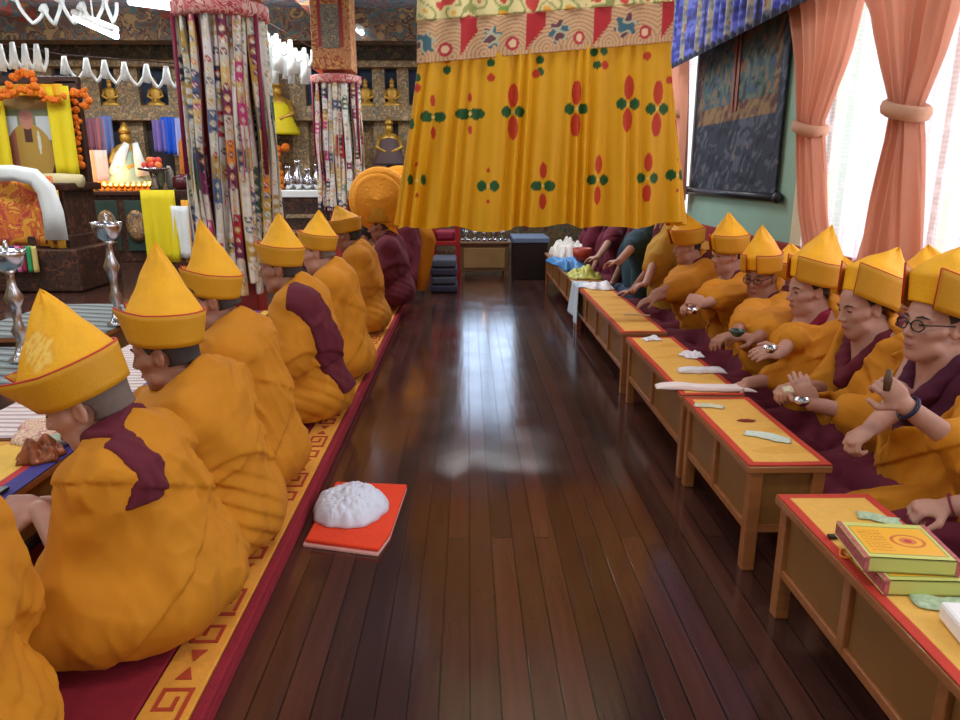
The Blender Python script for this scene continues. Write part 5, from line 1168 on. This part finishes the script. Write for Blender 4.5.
# altar ledge with lamps, glowing
def lit_altar():
    a = atY(90, 192, YF - .75); b = atY(152, 186, YF - .75); root = empty('altar_ledge', ((a[0] + b[0]) / 2, YF - .45, 0), 'dark carved altar ledge carrying the row of butter lamps', 'altar')
    O = np.array([(a[0] + b[0]) / 2, YF - .45, 0]); w_ = b[0] - a[0]
    MB().box((0, 0, a[2] / 2), (w_, .6, a[2])).build('chest', M_CARV, root, bevel=.01); MB().box((0, 0, a[2] - .02), (w_ + .1, .68, .06)).build('ledge_top', M_DW, root, bevel=.01)
    for k, dx in enumerate((-w_ * .27, w_ * .2)):
        MB().box((dx, -.31, a[2] * .52), (w_ * .36, .02, a[2] * .72)).build('painted_panel', mat('green_panel', (46, 66, 58)), root, bevel=.006)
        MB().lathe([(.0, 0), (.05, 0), (.12, .0), (.15, .012), (.11, .02), (.0, .03)], (dx, -.33, a[2] * .52), 20, rotm(PI / 2, 0, 0), (1, 1.5)).build('carved_oval', M_GOLD, root, True)
    mf = mat('flame', (255, 190, 90), emit=(255, 170, 80), es=14); mh = mat('orange_glow', (240, 120, 50), rough=.3, emit=(255, 110, 40), es=1.6)
    for k in range(11):
        for row in range(2):
            x = O[0] - w_ * .46 + w_ * .092 * k; lr = empty('butter_lamp', (x, YF - .70 + row * .14, a[2] + .012 + row * .0), 'lit brass butter lamp in the orange glowing row on the lit altar', 'lamp', 'butter lamps on the lit altar')
            MB().lathe([(.03, 0), (.012, .02), (.012, .035), (.036, .06), (.038, .075), (.03, .07)], n=12).build('lamp_cup', M_BRASS, lr, True)
            MB().lathe([(.004, .07), (.014, .085), (.010, .105), (.002, .125)], n=8).build('flame', mf, lr, True)
    o = MB().box((0, 0, 0), (w_ * .98, .03, .14)).build('glow_backing', mh, root); o.location = (0, -.02, a[2] + .08)  # backing strip emits by itself, standing in for the lamps' orange glow
    return a[2]
az = lit_altar()
l = bpy.data.lights.new('lamp_glow', 'POINT'); l.energy = 14; l.color = (1, .5, .2); l.shadow_soft_size = .2; o = bpy.data.objects.new('lamp_glow', l); COL.objects.link(o); o.location = (float(atY(120, 180, 10.6)[0]), 10.45, az + .25)
mo = mat('lit_orange_panel', (250, 150, 90), emit=(255, 150, 90), es=1.0, rough=.6)  # panels glow without a lamp: emission on the orange, near-white colour on the other
for x0, x1, m_, lb in ((86, 93, mo, 'narrow orange glowing panel at the left end of the lit altar'), (93, 107, mat('lit_white_panel', (250, 226, 216), rough=.6), 'broad white panel at the left end of the lit altar')):
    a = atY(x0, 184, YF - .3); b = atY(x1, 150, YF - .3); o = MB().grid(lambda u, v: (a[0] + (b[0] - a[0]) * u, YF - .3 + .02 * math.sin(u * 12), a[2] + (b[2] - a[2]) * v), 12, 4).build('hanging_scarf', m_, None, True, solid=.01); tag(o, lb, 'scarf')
def hang(x0, x1, y0, y1, Y, m, name, label, cat='hanging', npl=2, group=None):
    a = atY(x0, y1, Y); b = atY(x1, y0, Y); n = max(8, npl * 8)
    o = MB().grid(lambda u, v: (a[0] + (b[0] - a[0]) * u, Y + .03 * math.sin(u * npl * 6.28) * (1.2 - .6 * v), a[2] + (b[2] - a[2]) * v), n, 8).build(name, m, None, True, solid=.012); tag(o, label, cat, group); return o
hang(88, 97, 118, 150, YF - .1, mat('mauve_cloth', (140, 90, 110), rough=.7), 'brocade_hanging', 'mauve brocade hanging left of the crowned statue')
hang(97, 104, 118, 152, YF - .1, mat('dusty_pink_cloth', (176, 110, 110), rough=.7), 'brocade_hanging', 'dusty pink hanging left of the crowned statue')
hang(104, 111, 116, 154, YF - .1, mat('blue_grey_cloth', (110, 130, 190), rough=.7), 'brocade_hanging', 'pale blue hanging left of the crowned statue')
hang(155, 165, 120, 152, YF - .1, mat('violet_cloth', (130, 110, 180), rough=.7), 'brocade_hanging', 'violet hanging right of the crowned statue')
hang(164, 174, 117, 154, YF - .12, mat('royal_blue_cloth', (30, 90, 210), rough=.6), 'brocade_hanging', 'royal blue hanging right of the crowned statue')
hang(174, 183, 118, 156, YF - .1, mat('lavender_cloth', (170, 180, 230), rough=.7), 'brocade_hanging', 'lavender hanging beside the royal blue one')
# offering table with yellow cloth
def offering_table():
    Y = 8.2; a = atY(148, 190, Y); b = atY(196, 190, Y); root = empty('offering_table', ((a[0] + b[0]) / 2, Y + .2, 0), 'small offering table behind the third monk, front hung with bright yellow cloth', 'table')
    w_ = b[0] - a[0]; z = a[2]; MB().box((0, 0, z - .02), (w_ + .05, .45, .04)).build('tabletop', M_DW, root, bevel=.005)
    for sx in (-1, 1):
        for sy in (-1, 1): MB().box((sx * (w_ / 2 - .02), sy * .19, (z - .04) / 2), (.04, .04, z - .04)).build('leg', M_DW, root)
    return z, (a[0] + b[0]) / 2, Y
tz, tx_, ty_ = offering_table()
hang(148, 174, 190, 262, 8.15, M_YCL, 'table_cloth', 'bright yellow cloth hanging before the small offering table', 'tablecloth', 2)
hang(176, 188, 206, 258, 8.12, M_KH, 'white_scarf', 'white scarf hanging beside the bright yellow cloth', 'scarf', 1)
hang(187, 200, 200, 262, 8.14, mat('amber_cloth', (226, 160, 40), rough=.7), 'hanging_scarf', 'amber cloth hanging right of the white scarf', 'scarf', 2)
def item(x, y, r, h, m, name, label, Y=8.4, prof=None):
    q = atY(x, y, Y); o = MB().lathe(prof or [(r * .7, 0), (r, h * .2), (r, h * .75), (r * .6, h * .9), (r * .4, h)], n=18).build(name, m, None, True); o.location = (q[0], Y, tz); tag(o, label, 'vessel' if 'vase' in name or 'jar' in name else 'offering'); return o
item(183, 190, .10, .17, mat('maroon_glaze', (80, 20, 30), rough=.3), 'vase', 'squat dark maroon vase on the offering table', 8.35)
item(160, 190, .05, .30, mat('patterned_glaze', (110, 120, 90), rough=.4, noise=.5, nscale=40), 'vase', 'patterned vase left of the maroon one', 8.35)
item(171, 190, .045, .26, mat('grey_glaze', (150, 150, 140), rough=.4, noise=.4, nscale=40), 'jar', 'greyish jar behind the maroon vase', 8.5)
q = atY(187, 152, 8.5); o = MB().lathe([(.11, 0), (.13, .1), (.12, .5), (.06, .62), (.0, .66)], n=18).build('torma', mat('orange_torma', (196, 110, 30), rough=.5, noise=.25, nscale=30), None, True); o.location = (q[0] + .02, 8.55, tz); tag(o, 'tall orange torma cake on the offering table', 'offering')
def tray():
    q = atY(153, 166, 8.3); root = empty('fruit_tray', (q[0], 8.3, q[2] - .04), 'raised tray heaped with red and orange fruit near the crowned statue', 'tray')
    MB().lathe([(.05, tz - q[2] + .04), (.06, tz - q[2] + .06), (.03, -.1), (.05, -.02), (.16, 0), (.17, .02), (.15, .02)], n=20).build('dish', M_SILV, root, True)
    return q
q = tray(); rnd = random.Random(3)
for k in range(9):
    a = k * 2.4; rr = .10 * math.sqrt((k % 6) / 6); o = MB().ball((0, 0, 0), .038, 12).build('fruit', mat('fruit_%d' % (k % 2), ((214, 70, 50), (232, 120, 50))[k % 2], rough=.35), None, True); o.location = (q[0] + rr * math.cos(a), 8.3 + rr * math.sin(a), q[2] + .01 + (.05 if k > 5 else 0)); tag(o, 'small red or orange fruit heaped on the raised tray', 'fruit', 'fruit on the raised tray')
def ledge():
    Y = 9.9; a = atY(284, 197, Y); b = atY(324, 190, Y); w_ = b[0] - a[0]; root = empty('side_table', ((a[0] + b[0]) / 2, Y, 0), 'dark side table with white cloth top left of the far streamer column', 'table')
    MB().box((0, 0, a[2] / 2), (w_ * .9, .35, a[2])).build('carcass', M_CARV, root, bevel=.01); MB().box((0, 0, (a[2] + b[2]) / 2), (w_, .42, b[2] - a[2])).build('cloth_top', M_KH, root, bevel=.01)
    for k in range(3): MB().box((0, -.18, a[2] * (.3 + .22 * k)), (w_ * .8, .02, .05)).build('carved_rail', M_GOLD2, root)
    for k in range(4):
        o = MB().lathe([(.04, 0), (.075, .06), (.06, .16), (.03, .21), (.035, .27), (.05, .30)], n=16).build('ewer', M_SILV, None, True); o.location = (root.location[0] - w_ * .36 + w_ * .24 * k, Y, b[2] + .005); o.scale = (1, 1, (1.0, 1.25, .9, 1.1)[k]); tag(o, ('first', 'tallest', 'shortest', 'last')[k] + ' silver ewer on the white topped side table, counting from the streamers', 'jug', 'silver ewers')
ledge()
# white swags
def swags(pts, Y, label, sag, tail, group):
    for i, (x, y) in enumerate(pts[:-1]):
        a = atY(x, y, Y); b = atY(*pts[i + 1], Y); n = 12
        P = [a + (b - a) * t / n - np.array([0, .02 * math.sin(t), sag * 4 * (t / n) * (1 - t / n)]) for t in range(n + 1)]
        ribbon(P, .035, M_KH, 'white_scarf', label, 'scarf', group)
        t_ = a; ribbon([t_, t_ - [0, .01, tail * .5], t_ - [0.02, .0, tail]], [.05, .09, .10], M_KH, 'white_scarf', label.replace('swagged', 'straight').replace('looped', 'hanging'), 'scarf', group + ' tails')
swags([(0, 44), (12, 42), (24, 44), (36, 44), (46, 48)], 8.6, 'white scarf looped at the top left above the portrait', .26, .28, 'scarves above the portrait')
swags([(64, 56), (86, 58), (104, 60), (124, 62), (146, 64), (166, 66), (180, 64)], 8.8, 'white scarf looped between portrait and near streamers', .24, .20, 'scarves strung across the shrine')
swags([(14, -8), (44, 4), (60, -6), (82, 2), (104, -8), (116, 2)], 7.6, 'white scarf looped across the ceiling at the top left', .22, .08, 'scarves across the ceiling')
swags([(264, 20), (276, 34), (290, 40), (304, 48), (312, 50)], 9.6, 'white scarf looped right of the near streamers', .2, .42, 'scarves beside the near streamers')
for i in range(9):
    x = 262 + i * 5.5; a = atY(x, 30 + i * 3, 9.7); b = atY(x + 2, 74 + (i % 3) * 5, 9.7); ribbon([a, (a + b) / 2 + [.01, .01, 0], b], [.05, .08, .09], M_KH, 'white_scarf', 'white scarf hanging in the dense row right of the near streamers', 'scarf', 'dense row of hanging white scarves')
o = MB().tube([atY(-8, 42, 8.62), atY(64, 55, 8.72), atY(184, 64, 8.82), atY(264, 20, 9.62), atY(316, 50, 9.62)], .008, 6).build('scarf_line', M_DW, None, True); tag(o, 'thin line carrying the white scarves', 'cord')
# ------------------------------------------------------------------ throne with portrait
YT = 8.0
def throne():
    a = atY(0, 290, YT); root = empty('throne', (-5.1, YT + .5, 0), 'dark carved wooden throne with stepped base at the left edge', 'throne'); O = np.array([-5.1, YT + .5, 0])
    def bx(x0, y0, x1, y1, Y, dep, name, m):
        mb = MB(); pb(mb, x0, y0, x1, y1, Y, dep); mb.v = [tuple(np.array(v) - O) for v in mb.v]; return mb.build(name, m, root, bevel=.012)
    bx(-70, 250, 76, 292, YT - .3, .95, 'lower_step', M_CARV); bx(-60, 236, 70, 254, YT - .1, .75, 'upper_step', M_CARV)
    bx(-60, 184, 62, 240, YT, .65, 'seat_box', M_CARV); bx(-64, 183, 66, 191, YT - .06, .76, 'seat_ledge', M_DW)
    for x in (30, 46): bx(x, 196, x + 12, 232, YT - .02, .05, 'carved_panel', M_CARV)
    bx(68, 80, 76, 186, YT + .6, .1, 'back_post', M_DW) ; bx(-40, 76, 76, 84, YT + .6, .1, 'top_rail', M_DW); bx(-40, 80, -32, 186, YT + .6, .1, 'back_post', M_DW)
throne()
# brocade throne front, white cloth, coloured strips
o = hang(-20, 52, 176, 246, YT - .12, brocade('throne_brocade', [(226, 150, 40), (232, 170, 60), (200, 90, 50), (214, 120, 40), (190, 70, 60)], 7), 'throne_cloth', 'orange and gold floral brocade hanging on the throne front', 'cloth', 2)
hang(46, 53, 182, 244, YT - .17, mat('rust_cloth', (150, 60, 30), rough=.7), 'throne_cloth', 'narrow rust coloured strip beside the throne brocade', 'cloth', 1)
hang(51, 58, 190, 248, YT - .2, mat('gold_cloth', (226, 170, 50), rough=.7), 'throne_cloth', 'narrow golden strip beside the white throne cloth', 'cloth', 1)
A = [atY(x, y, YT - .24) for x, y in ((-12, 174), (14, 173), (34, 177), (46, 190), (53, 212), (57, 240))]
ribbon(A, [.16, .16, .18, .2, .22, .24], M_KH, 'white_scarf', 'broad white cloth curving over the corner of the throne front', 'scarf', None, th=.015)
for k, c in enumerate(((226, 222, 214), (226, 222, 214), (30, 30, 90), (220, 120, 170), (150, 24, 60), (40, 150, 90), (214, 190, 110))):
    hang(-2 + k * 5.4, 3.2 + k * 5.4, 246, 272, YT - .36, mat('strip_%d' % k, c, rough=.7), 'cloth_strip', ('white', 'second white', 'navy', 'pink', 'crimson', 'green', 'tan')[k] + ' cloth strip hanging below the throne brocade', 'cloth', 1)
def cushion_roll():
    a = atY(38, 180, YT + .2); b = atY(82, 181, YT + .2); o = MB().tube([a, (a + b) / 2, b], [.07, .08, .07], 14).build('bolster', mat('cream_bolster', (214, 200, 150), rough=.7), None, True); tag(o, 'cream bolster lying on the throne ledge', 'cushion')
cushion_roll()
def portrait():
    Y = YT + .5; a = atY(-2, 178, Y); b = atY(62, 92, Y); root = empty('framed_portrait', ((a[0] + b[0]) / 2, Y, a[2]), 'framed portrait of a seated robed person on the throne', 'picture')
    w_, h_ = b[0] - a[0], b[2] - a[2]
    U, V = np.meshgrid(np.linspace(-.5, .5, 120), np.linspace(0, 1, 140)); v, f = gridmesh(U * w_, 0 * U - .02, V * h_); o = link('picture', raw_mesh('picture', v, f), mat('print_paint', (120, 120, 90), attr=True, rough=.5), root)
    def pc(co):
        x = co[:, 0] / w_; z = co[:, 2] / h_; c = np.zeros((len(co), 3)); c[:] = (120, 128, 92); c[z > .8] = (150, 120, 60); c[(z > .45) & (z < .72) & (np.abs(x) > .12)] = (196, 204, 206); c[(np.abs(x - .0) < .42) & (z < .16)] = (64, 30, 34)
        bd = ((x / .30) ** 2 + ((z - .28) / .36) ** 2 < 1); c[bd] = (176, 140, 60); c[bd & (x < -.16)] = (150, 90, 70); c[(np.abs(x) < .05 + (z - .45) * .0) & (z > .42) & (z < .62)] = (80, 44, 34)
        c[((x - .13) / .02) ** 2 + ((z - .42) / .14) ** 2 < 1] = (210, 206, 190)
        c[(x / .085) ** 2 + ((z - .68) / .11) ** 2 < 1] = (188, 128, 104); c[(x / .085) ** 2 + ((z - .735) / .06) ** 2 < 1] = (170, 112, 96); return c
    paint(o, pc)
    fr = MB(); fr.box((0, 0, -.03), (w_ + .12, .06, .06)); fr.box((0, 0, h_ + .03), (w_ + .12, .06, .06))
    for s in (-1, 1): fr.box((s * (w_ / 2 + .03), 0, h_ / 2), (.06, .06, h_))
    fr.build('frame', mat('yellow_frame', (216, 170, 40), rough=.5), root, bevel=.008)
portrait()
hang(57, 68, 86, 176, YT + .4, M_YCL, 'yellow_scarf', 'bright yellow scarf hanging right of the portrait', 'scarf', 1)
hang(-6, 3, 100, 178, YT + .4, M_YCL, 'yellow_scarf', 'bright yellow scarf hanging left of the portrait', 'scarf', 1)
hang(10, 62, 84, 96, YT + .4, mat('gold_drape', (236, 180, 20), rough=.6), 'yellow_scarf', 'golden yellow scarf along the top of the portrait', 'scarf', 3)
M_MARI = mat('marigold', (234, 120, 20), rough=.8, noise=.3, nscale=60, bump=.8, bscale=90)
def garland(pts, Y, r, label):
    P = [atY(x, y, Y) for x, y in pts]; Q = []
    for a, b in zip(P[:-1], P[1:]):
        n = max(2, int(np.linalg.norm(b - a) / (r * 1.3))); Q += [a + (b - a) * k / n for k in range(n)]
    mb = MB(); rnd = random.Random(len(Q))
    for q in Q: mb.ball(q + np.array([rnd.uniform(-1, 1), rnd.uniform(-1, 1), rnd.uniform(-1, 1)]) * r * .2, r * rnd.uniform(.6, .95), 8).ball(q + np.array([rnd.uniform(-1, 1), rnd.uniform(-1, .3), rnd.uniform(-1, 1)]) * r * .7, r * rnd.uniform(.4, .7), 8)
    o = mb.build('marigold_garland', M_MARI, None, True); tag(o, label, 'garland')
garland([(-4, 104), (6, 92), (14, 78), (22, 72), (30, 74), (38, 88), (46, 98), (58, 100), (72, 94)], YT + .3, .048, 'orange marigold garland swagged over the portrait')
garland([(8, 96), (20, 90), (30, 92), (38, 82)], YT + .25, .05, 'short marigold loop at the top of the portrait')
garland([(74, 92), (75, 110), (77, 130), (79, 150), (81, 172)], YT + .5, .05, 'marigold garland hanging straight down beside the throne post')
garland([(72, 94), (84, 92), (88, 100), (82, 112)], YT + .45, .05, 'marigold tuft at the upper right of the throne')
garland([(270, 146), (276, 158), (280, 172), (284, 196)], YF - .3, .08, 'marigold garland under the yellow draped statue')
garland([(264, 142), (278, 150), (292, 146)], YF - .3, .08, 'marigold swag across the yellow draped statue lap')
# far centre furniture
def chest(x0, y0, x1, y1, Y, dep, label, m, name='sideboard'):
    a = atY(x0, y1, Y); b = atY(x1, y0, Y); w_, h_ = b[0] - a[0], b[2]
    root = empty(name, ((a[0] + b[0]) / 2, Y + dep / 2, 0), label, 'cabinet')
    MB().box((0, 0, h_ / 2 + .03), (w_, dep, h_ - .06)).build('carcass', m, root, bevel=.01); MB().box((0, 0, h_), (w_ + .06, dep + .06, .03)).build('top_board', m, root, bevel=.006)
    MB().box((0, -dep / 2 - .006, h_ * .55), (w_ * .84, .014, h_ * .6)).build('front_panel', mat('pale_panel', (150, 116, 70), rough=.5, noise=.08), root, bevel=.005)
    for sx in (-1, 1): MB().box((sx * (w_ / 2 - .03), 0, .03), (.06, dep, .06)).build('foot', m, root)
    return root, h_, w_, (a[0] + b[0]) / 2
r_, hh, ww, cx_ = chest(460, 243, 509, 277, 8.9, .4, 'light wooden sideboard at the far end of the aisle with offering bowls', mat('sideboard_wood', (110, 76, 46), rough=.4, noise=.1))
for k in range(9):
    bowl(cx_ - ww * .44 + ww * .11 * k, 8.98, hh + .016, .035, M_SILV, 'small silver offering bowl in the row on the far sideboard', 'offering bowls on the sideboard')
for k in range(2):
    for j in range(5):
        lr = empty('butter_lamp', (cx_ - ww * .38 + ww * .19 * j, 9.1 + k * .14, hh + .016), 'brass butter lamp behind the silver bowls on the far sideboard', 'lamp', 'butter lamps on the sideboard'); MB().lathe([(.03, 0), (.012, .03), (.012, .06), (.036, .1), (.038, .12), (.03, .11)], n=12).build('lamp_cup', M_SILV, lr, True)
        if j == 2: MB().lathe([(.004, .11), (.014, .125), (.010, .145), (.002, .17)], n=8).build('flame', MATS['flame'], lr, True)
def desk():
    a = atY(514, 277, 8.6); b = atY(548, 243, 8.6); w_ = b[0] - a[0]; root = empty('desk', ((a[0] + b[0]) / 2, 8.9, 0), 'black desk with pale blue top right of the far sideboard', 'desk')
    MB().box((0, 0, b[2] / 2), (w_, .6, b[2])).build('carcass', mat('black_lacquer', (26, 16, 18), rough=.35), root, bevel=.01); MB().box((0, 0, b[2] + .03), (w_ + .04, .64, .06)).build('top_cloth', mat('slate_cloth2', (90, 104, 130), rough=.7), root, bevel=.01)
desk()
def far_throne():
    a = atY(431, 300, 7.6); b = atY(457, 262, 7.6); w_ = b[0] - a[0]; root = empty('cushion_stack', ((a[0] + b[0]) / 2, 7.85, 0), 'stack of dark blue grey seat mats right of the maroon lama', 'cushions')
    for k in range(4): MB().box((0, 0, .045 + k * .09), (w_ - .02 * (k % 2), .5, .082)).build('mat', mat('mat_%d' % (k % 2), ((52, 50, 72), (70, 76, 92))[k % 2], rough=.8), root, bevel=.02)
    rt = empty('red_chair', ((a[0] + b[0]) / 2, 8.35, 0), 'red lacquered high chair with cushion behind the dark seat mats', 'chair'); m = mat('red_lacquer', (150, 26, 30), rough=.35)
    for sx in (-1, 1):
        for sy in (-1, 1): MB().box((sx * w_ / 2, sy * .22, .45 if sy < 0 else .6), (.05, .05, .9 if sy < 0 else 1.2)).build('leg', m, rt, bevel=.006)
    MB().box((0, 0, .48), (w_, .5, .05)).build('seat', m, rt, bevel=.006); MB().box((0, -.0, .56), (w_ - .06, .44, .1)).build('seat_cushion', mat('crimson_cushion', (130, 20, 50), rough=.8), rt, bevel=.03); MB().box((0, .22, .9), (w_, .03, .5)).build('backrest', mat('brown_back', (110, 60, 34), rough=.5), rt, bevel=.006)
far_throne()
# yellow tail of cloth by the lama, striped bench back behind the right row
def tail():
    pts = [(424, 226), (429, 240), (427, 256), (424, 272), (421, 290)]; P = [atY(x, y, 6.3) for x, y in pts]
    ribbon(P, [.10, .12, .11, .10, .08], M_YEL, 'yellow_scarf', 'yellow scarf tail hanging beside the maroon lama', 'scarf', None, th=.01)
tail()
def rack():
    root = empty('wall_bench', (WX - .045, 5.3, 0), 'long seat back draped in red, yellow and green striped cloth along the green wall', 'bench'); 
    for k, (c, z) in enumerate((((40, 70, 50), .36), ((150, 150, 60), .50), ((220, 150, 50), .60), ((150, 40, 34), .72))): MB().box((0, 0, z), (.04, 4.6, .14)).build('stripe_panel', mat('stripe_%d' % k, c, rough=.8, noise=.1), root, bevel=.01)
    for y in (-2.2, 0, 2.2): MB().box((.02, y, .2), (.06, .06, .4)).build('leg', M_DW, root)
rack()
# crested hat of the lama
def crest(rootp, hp, R, k=1.0, name='crested_hat'):
    O = np.array(hp); root = empty(name, (0, 0, 0)); root.parent = rootp; root.location = tuple(O)
    m = mat('orange_crest', (244, 158, 20), rough=.75, bump=.6, bscale=50, noise=.06); 
    for j, (r, t, dx) in enumerate(((.255, .11, 0), (.222, .15, -.01), (.18, .17, -.02))):
        prof = [(0, -t / 2), (r * .8, -t / 2), (r * .97, -t * .3), (r, 0), (r * .97, t * .3), (r * .8, t / 2), (0, t / 2)]
        MB().lathe([(a * k, b * k) for a, b in prof], (dx + .02, 0, .21 * k), 48, rotm(PI / 2, 0, 0)).build('crest_ring', m, root, True)
    MB().lathe([(.105 * k, .03), (.12 * k, .05), (.118 * k, .12 * k), (.09 * k, .17 * k), (.0, .19 * k)], (0.005, 0, 0), 24, sc=(1, .85)).build('cap', M_BAND, root, True)
    ribbon([np.array((.09, -.03, .03)), np.array((.14, -.03, -.12)), np.array((.16, -.03, -.28))], .09, m, 'lappet', None, parent=root)
lr = PEOPLE[7]; crest(lr[0], lr[1], lr[2], 1.08)
h2 = monk(dict(type='L', head=atY(398, 212, 7.6), nod=.2, lean=.05, seed=61, res=.011, rres=.016, robe=M_MAR, lh=dict(w=(-.3, -.1, .2)), rh=dict(w=(-.3, .1, .2))), 'farther maroon robed lama hidden behind the canopy, second orange crest just showing')
crest(h2, PEOPLE[-1][1], PEOPLE[-1][2])
def tubes():
    for i, (x0, y0, x1, y1, Y) in enumerate(((75, 18, 116, 36, 7.4), (130, 2, 178, 8, 7.0), (352, 26, 362, 33, 10.2))):
        a = atY(x0, y0, Y + .6); b = atY(x1, y1, Y - .6) if i < 1 else atY(x1, y1, Y)
        z = min(a[2], b[2], ZC - .12); 
        root = empty('fluorescent_light', (a + b) / 2, ('slanting fluorescent tube among the white scarves, top left', 'fluorescent tube left of the near streamers at the top edge', 'small fluorescent lamp right of the far painted pillar')[i], 'light')
        c = (a + b) / 2; MB().tube([a - c, b - c], .028, 12).build('tube', mat('tube_glow', (255, 255, 255), emit=(225, 240, 255), es=9), root, True)
        MB().tube([a - c + [0, 0, .05], b - c + [0, 0, .05]], .035, 8).build('fitting', M_PAPER, root, True)
        MB().tube([(0, 0, .06), (0, 0, max(.1, ZC - c[2]))], .008, 6).build('rod', M_PAPER, root, True)
tubes()
# ------------------------------------------------------------------ light
w = bpy.data.worlds.new('world'); S.world = w; w.use_nodes = True
bg = w.node_tree.nodes['Background']; bg.inputs[0].default_value = (.80, .89, 1.0, 1); bg.inputs[1].default_value = 1.5
def area(name, loc, rot, sx, sy, e, col=(1, 1, 1)):
    l = bpy.data.lights.new(name, 'AREA'); l.shape = 'RECTANGLE'; l.size = sx; l.size_y = sy; l.energy = e; l.color = col
    o = bpy.data.objects.new(name, l); COL.objects.link(o); o.location = loc; o.rotation_euler = rot; return o
for i, (a, b) in enumerate(wins):
    area('daylight', (WX + .35, (a + b) / 2, (ZS + ZT) / 2 + .1), (0, PI / 2 , 0), 2.3, b - a, 15 * (b - a), (1, .97, .95))
for x in (-7.4, -4.8, -2.6, .3):
    for y in (-2.5, .8, 3.9, 6.6, 9.2):  # unseen fill lights added in a grid, facing down and up, for ambience
        area('ceiling_fill', (x, y, ZC - .22), (0, 0, 0), 1.3, .25, 22 if y < 6 else 42, (.93, .97, 1)); area('ceiling_fill', (x, y, ZC - .5), (PI, 0, 0), 1.3, .25, 16 if y < 6 else 30, (.93, .97, 1))
area('daylight', ((wb[0] + wb[1]) / 2, FY + .4, 2.1), (-PI / 2, 0, 0), .9, 1.8, 14, (.42, .64, 1))
S.view_settings.view_transform = 'Standard'; S.view_settings.look = 'None'; S.view_settings.gamma = 1; S.view_settings.exposure = 0.0
S.view_settings.use_curve_mapping = False
S.cycles.max_bounces = 8; S.cycles.transparent_max_bounces = 12; S.cycles.use_denoising = True; S.cycles.sample_clamp_indirect = 6
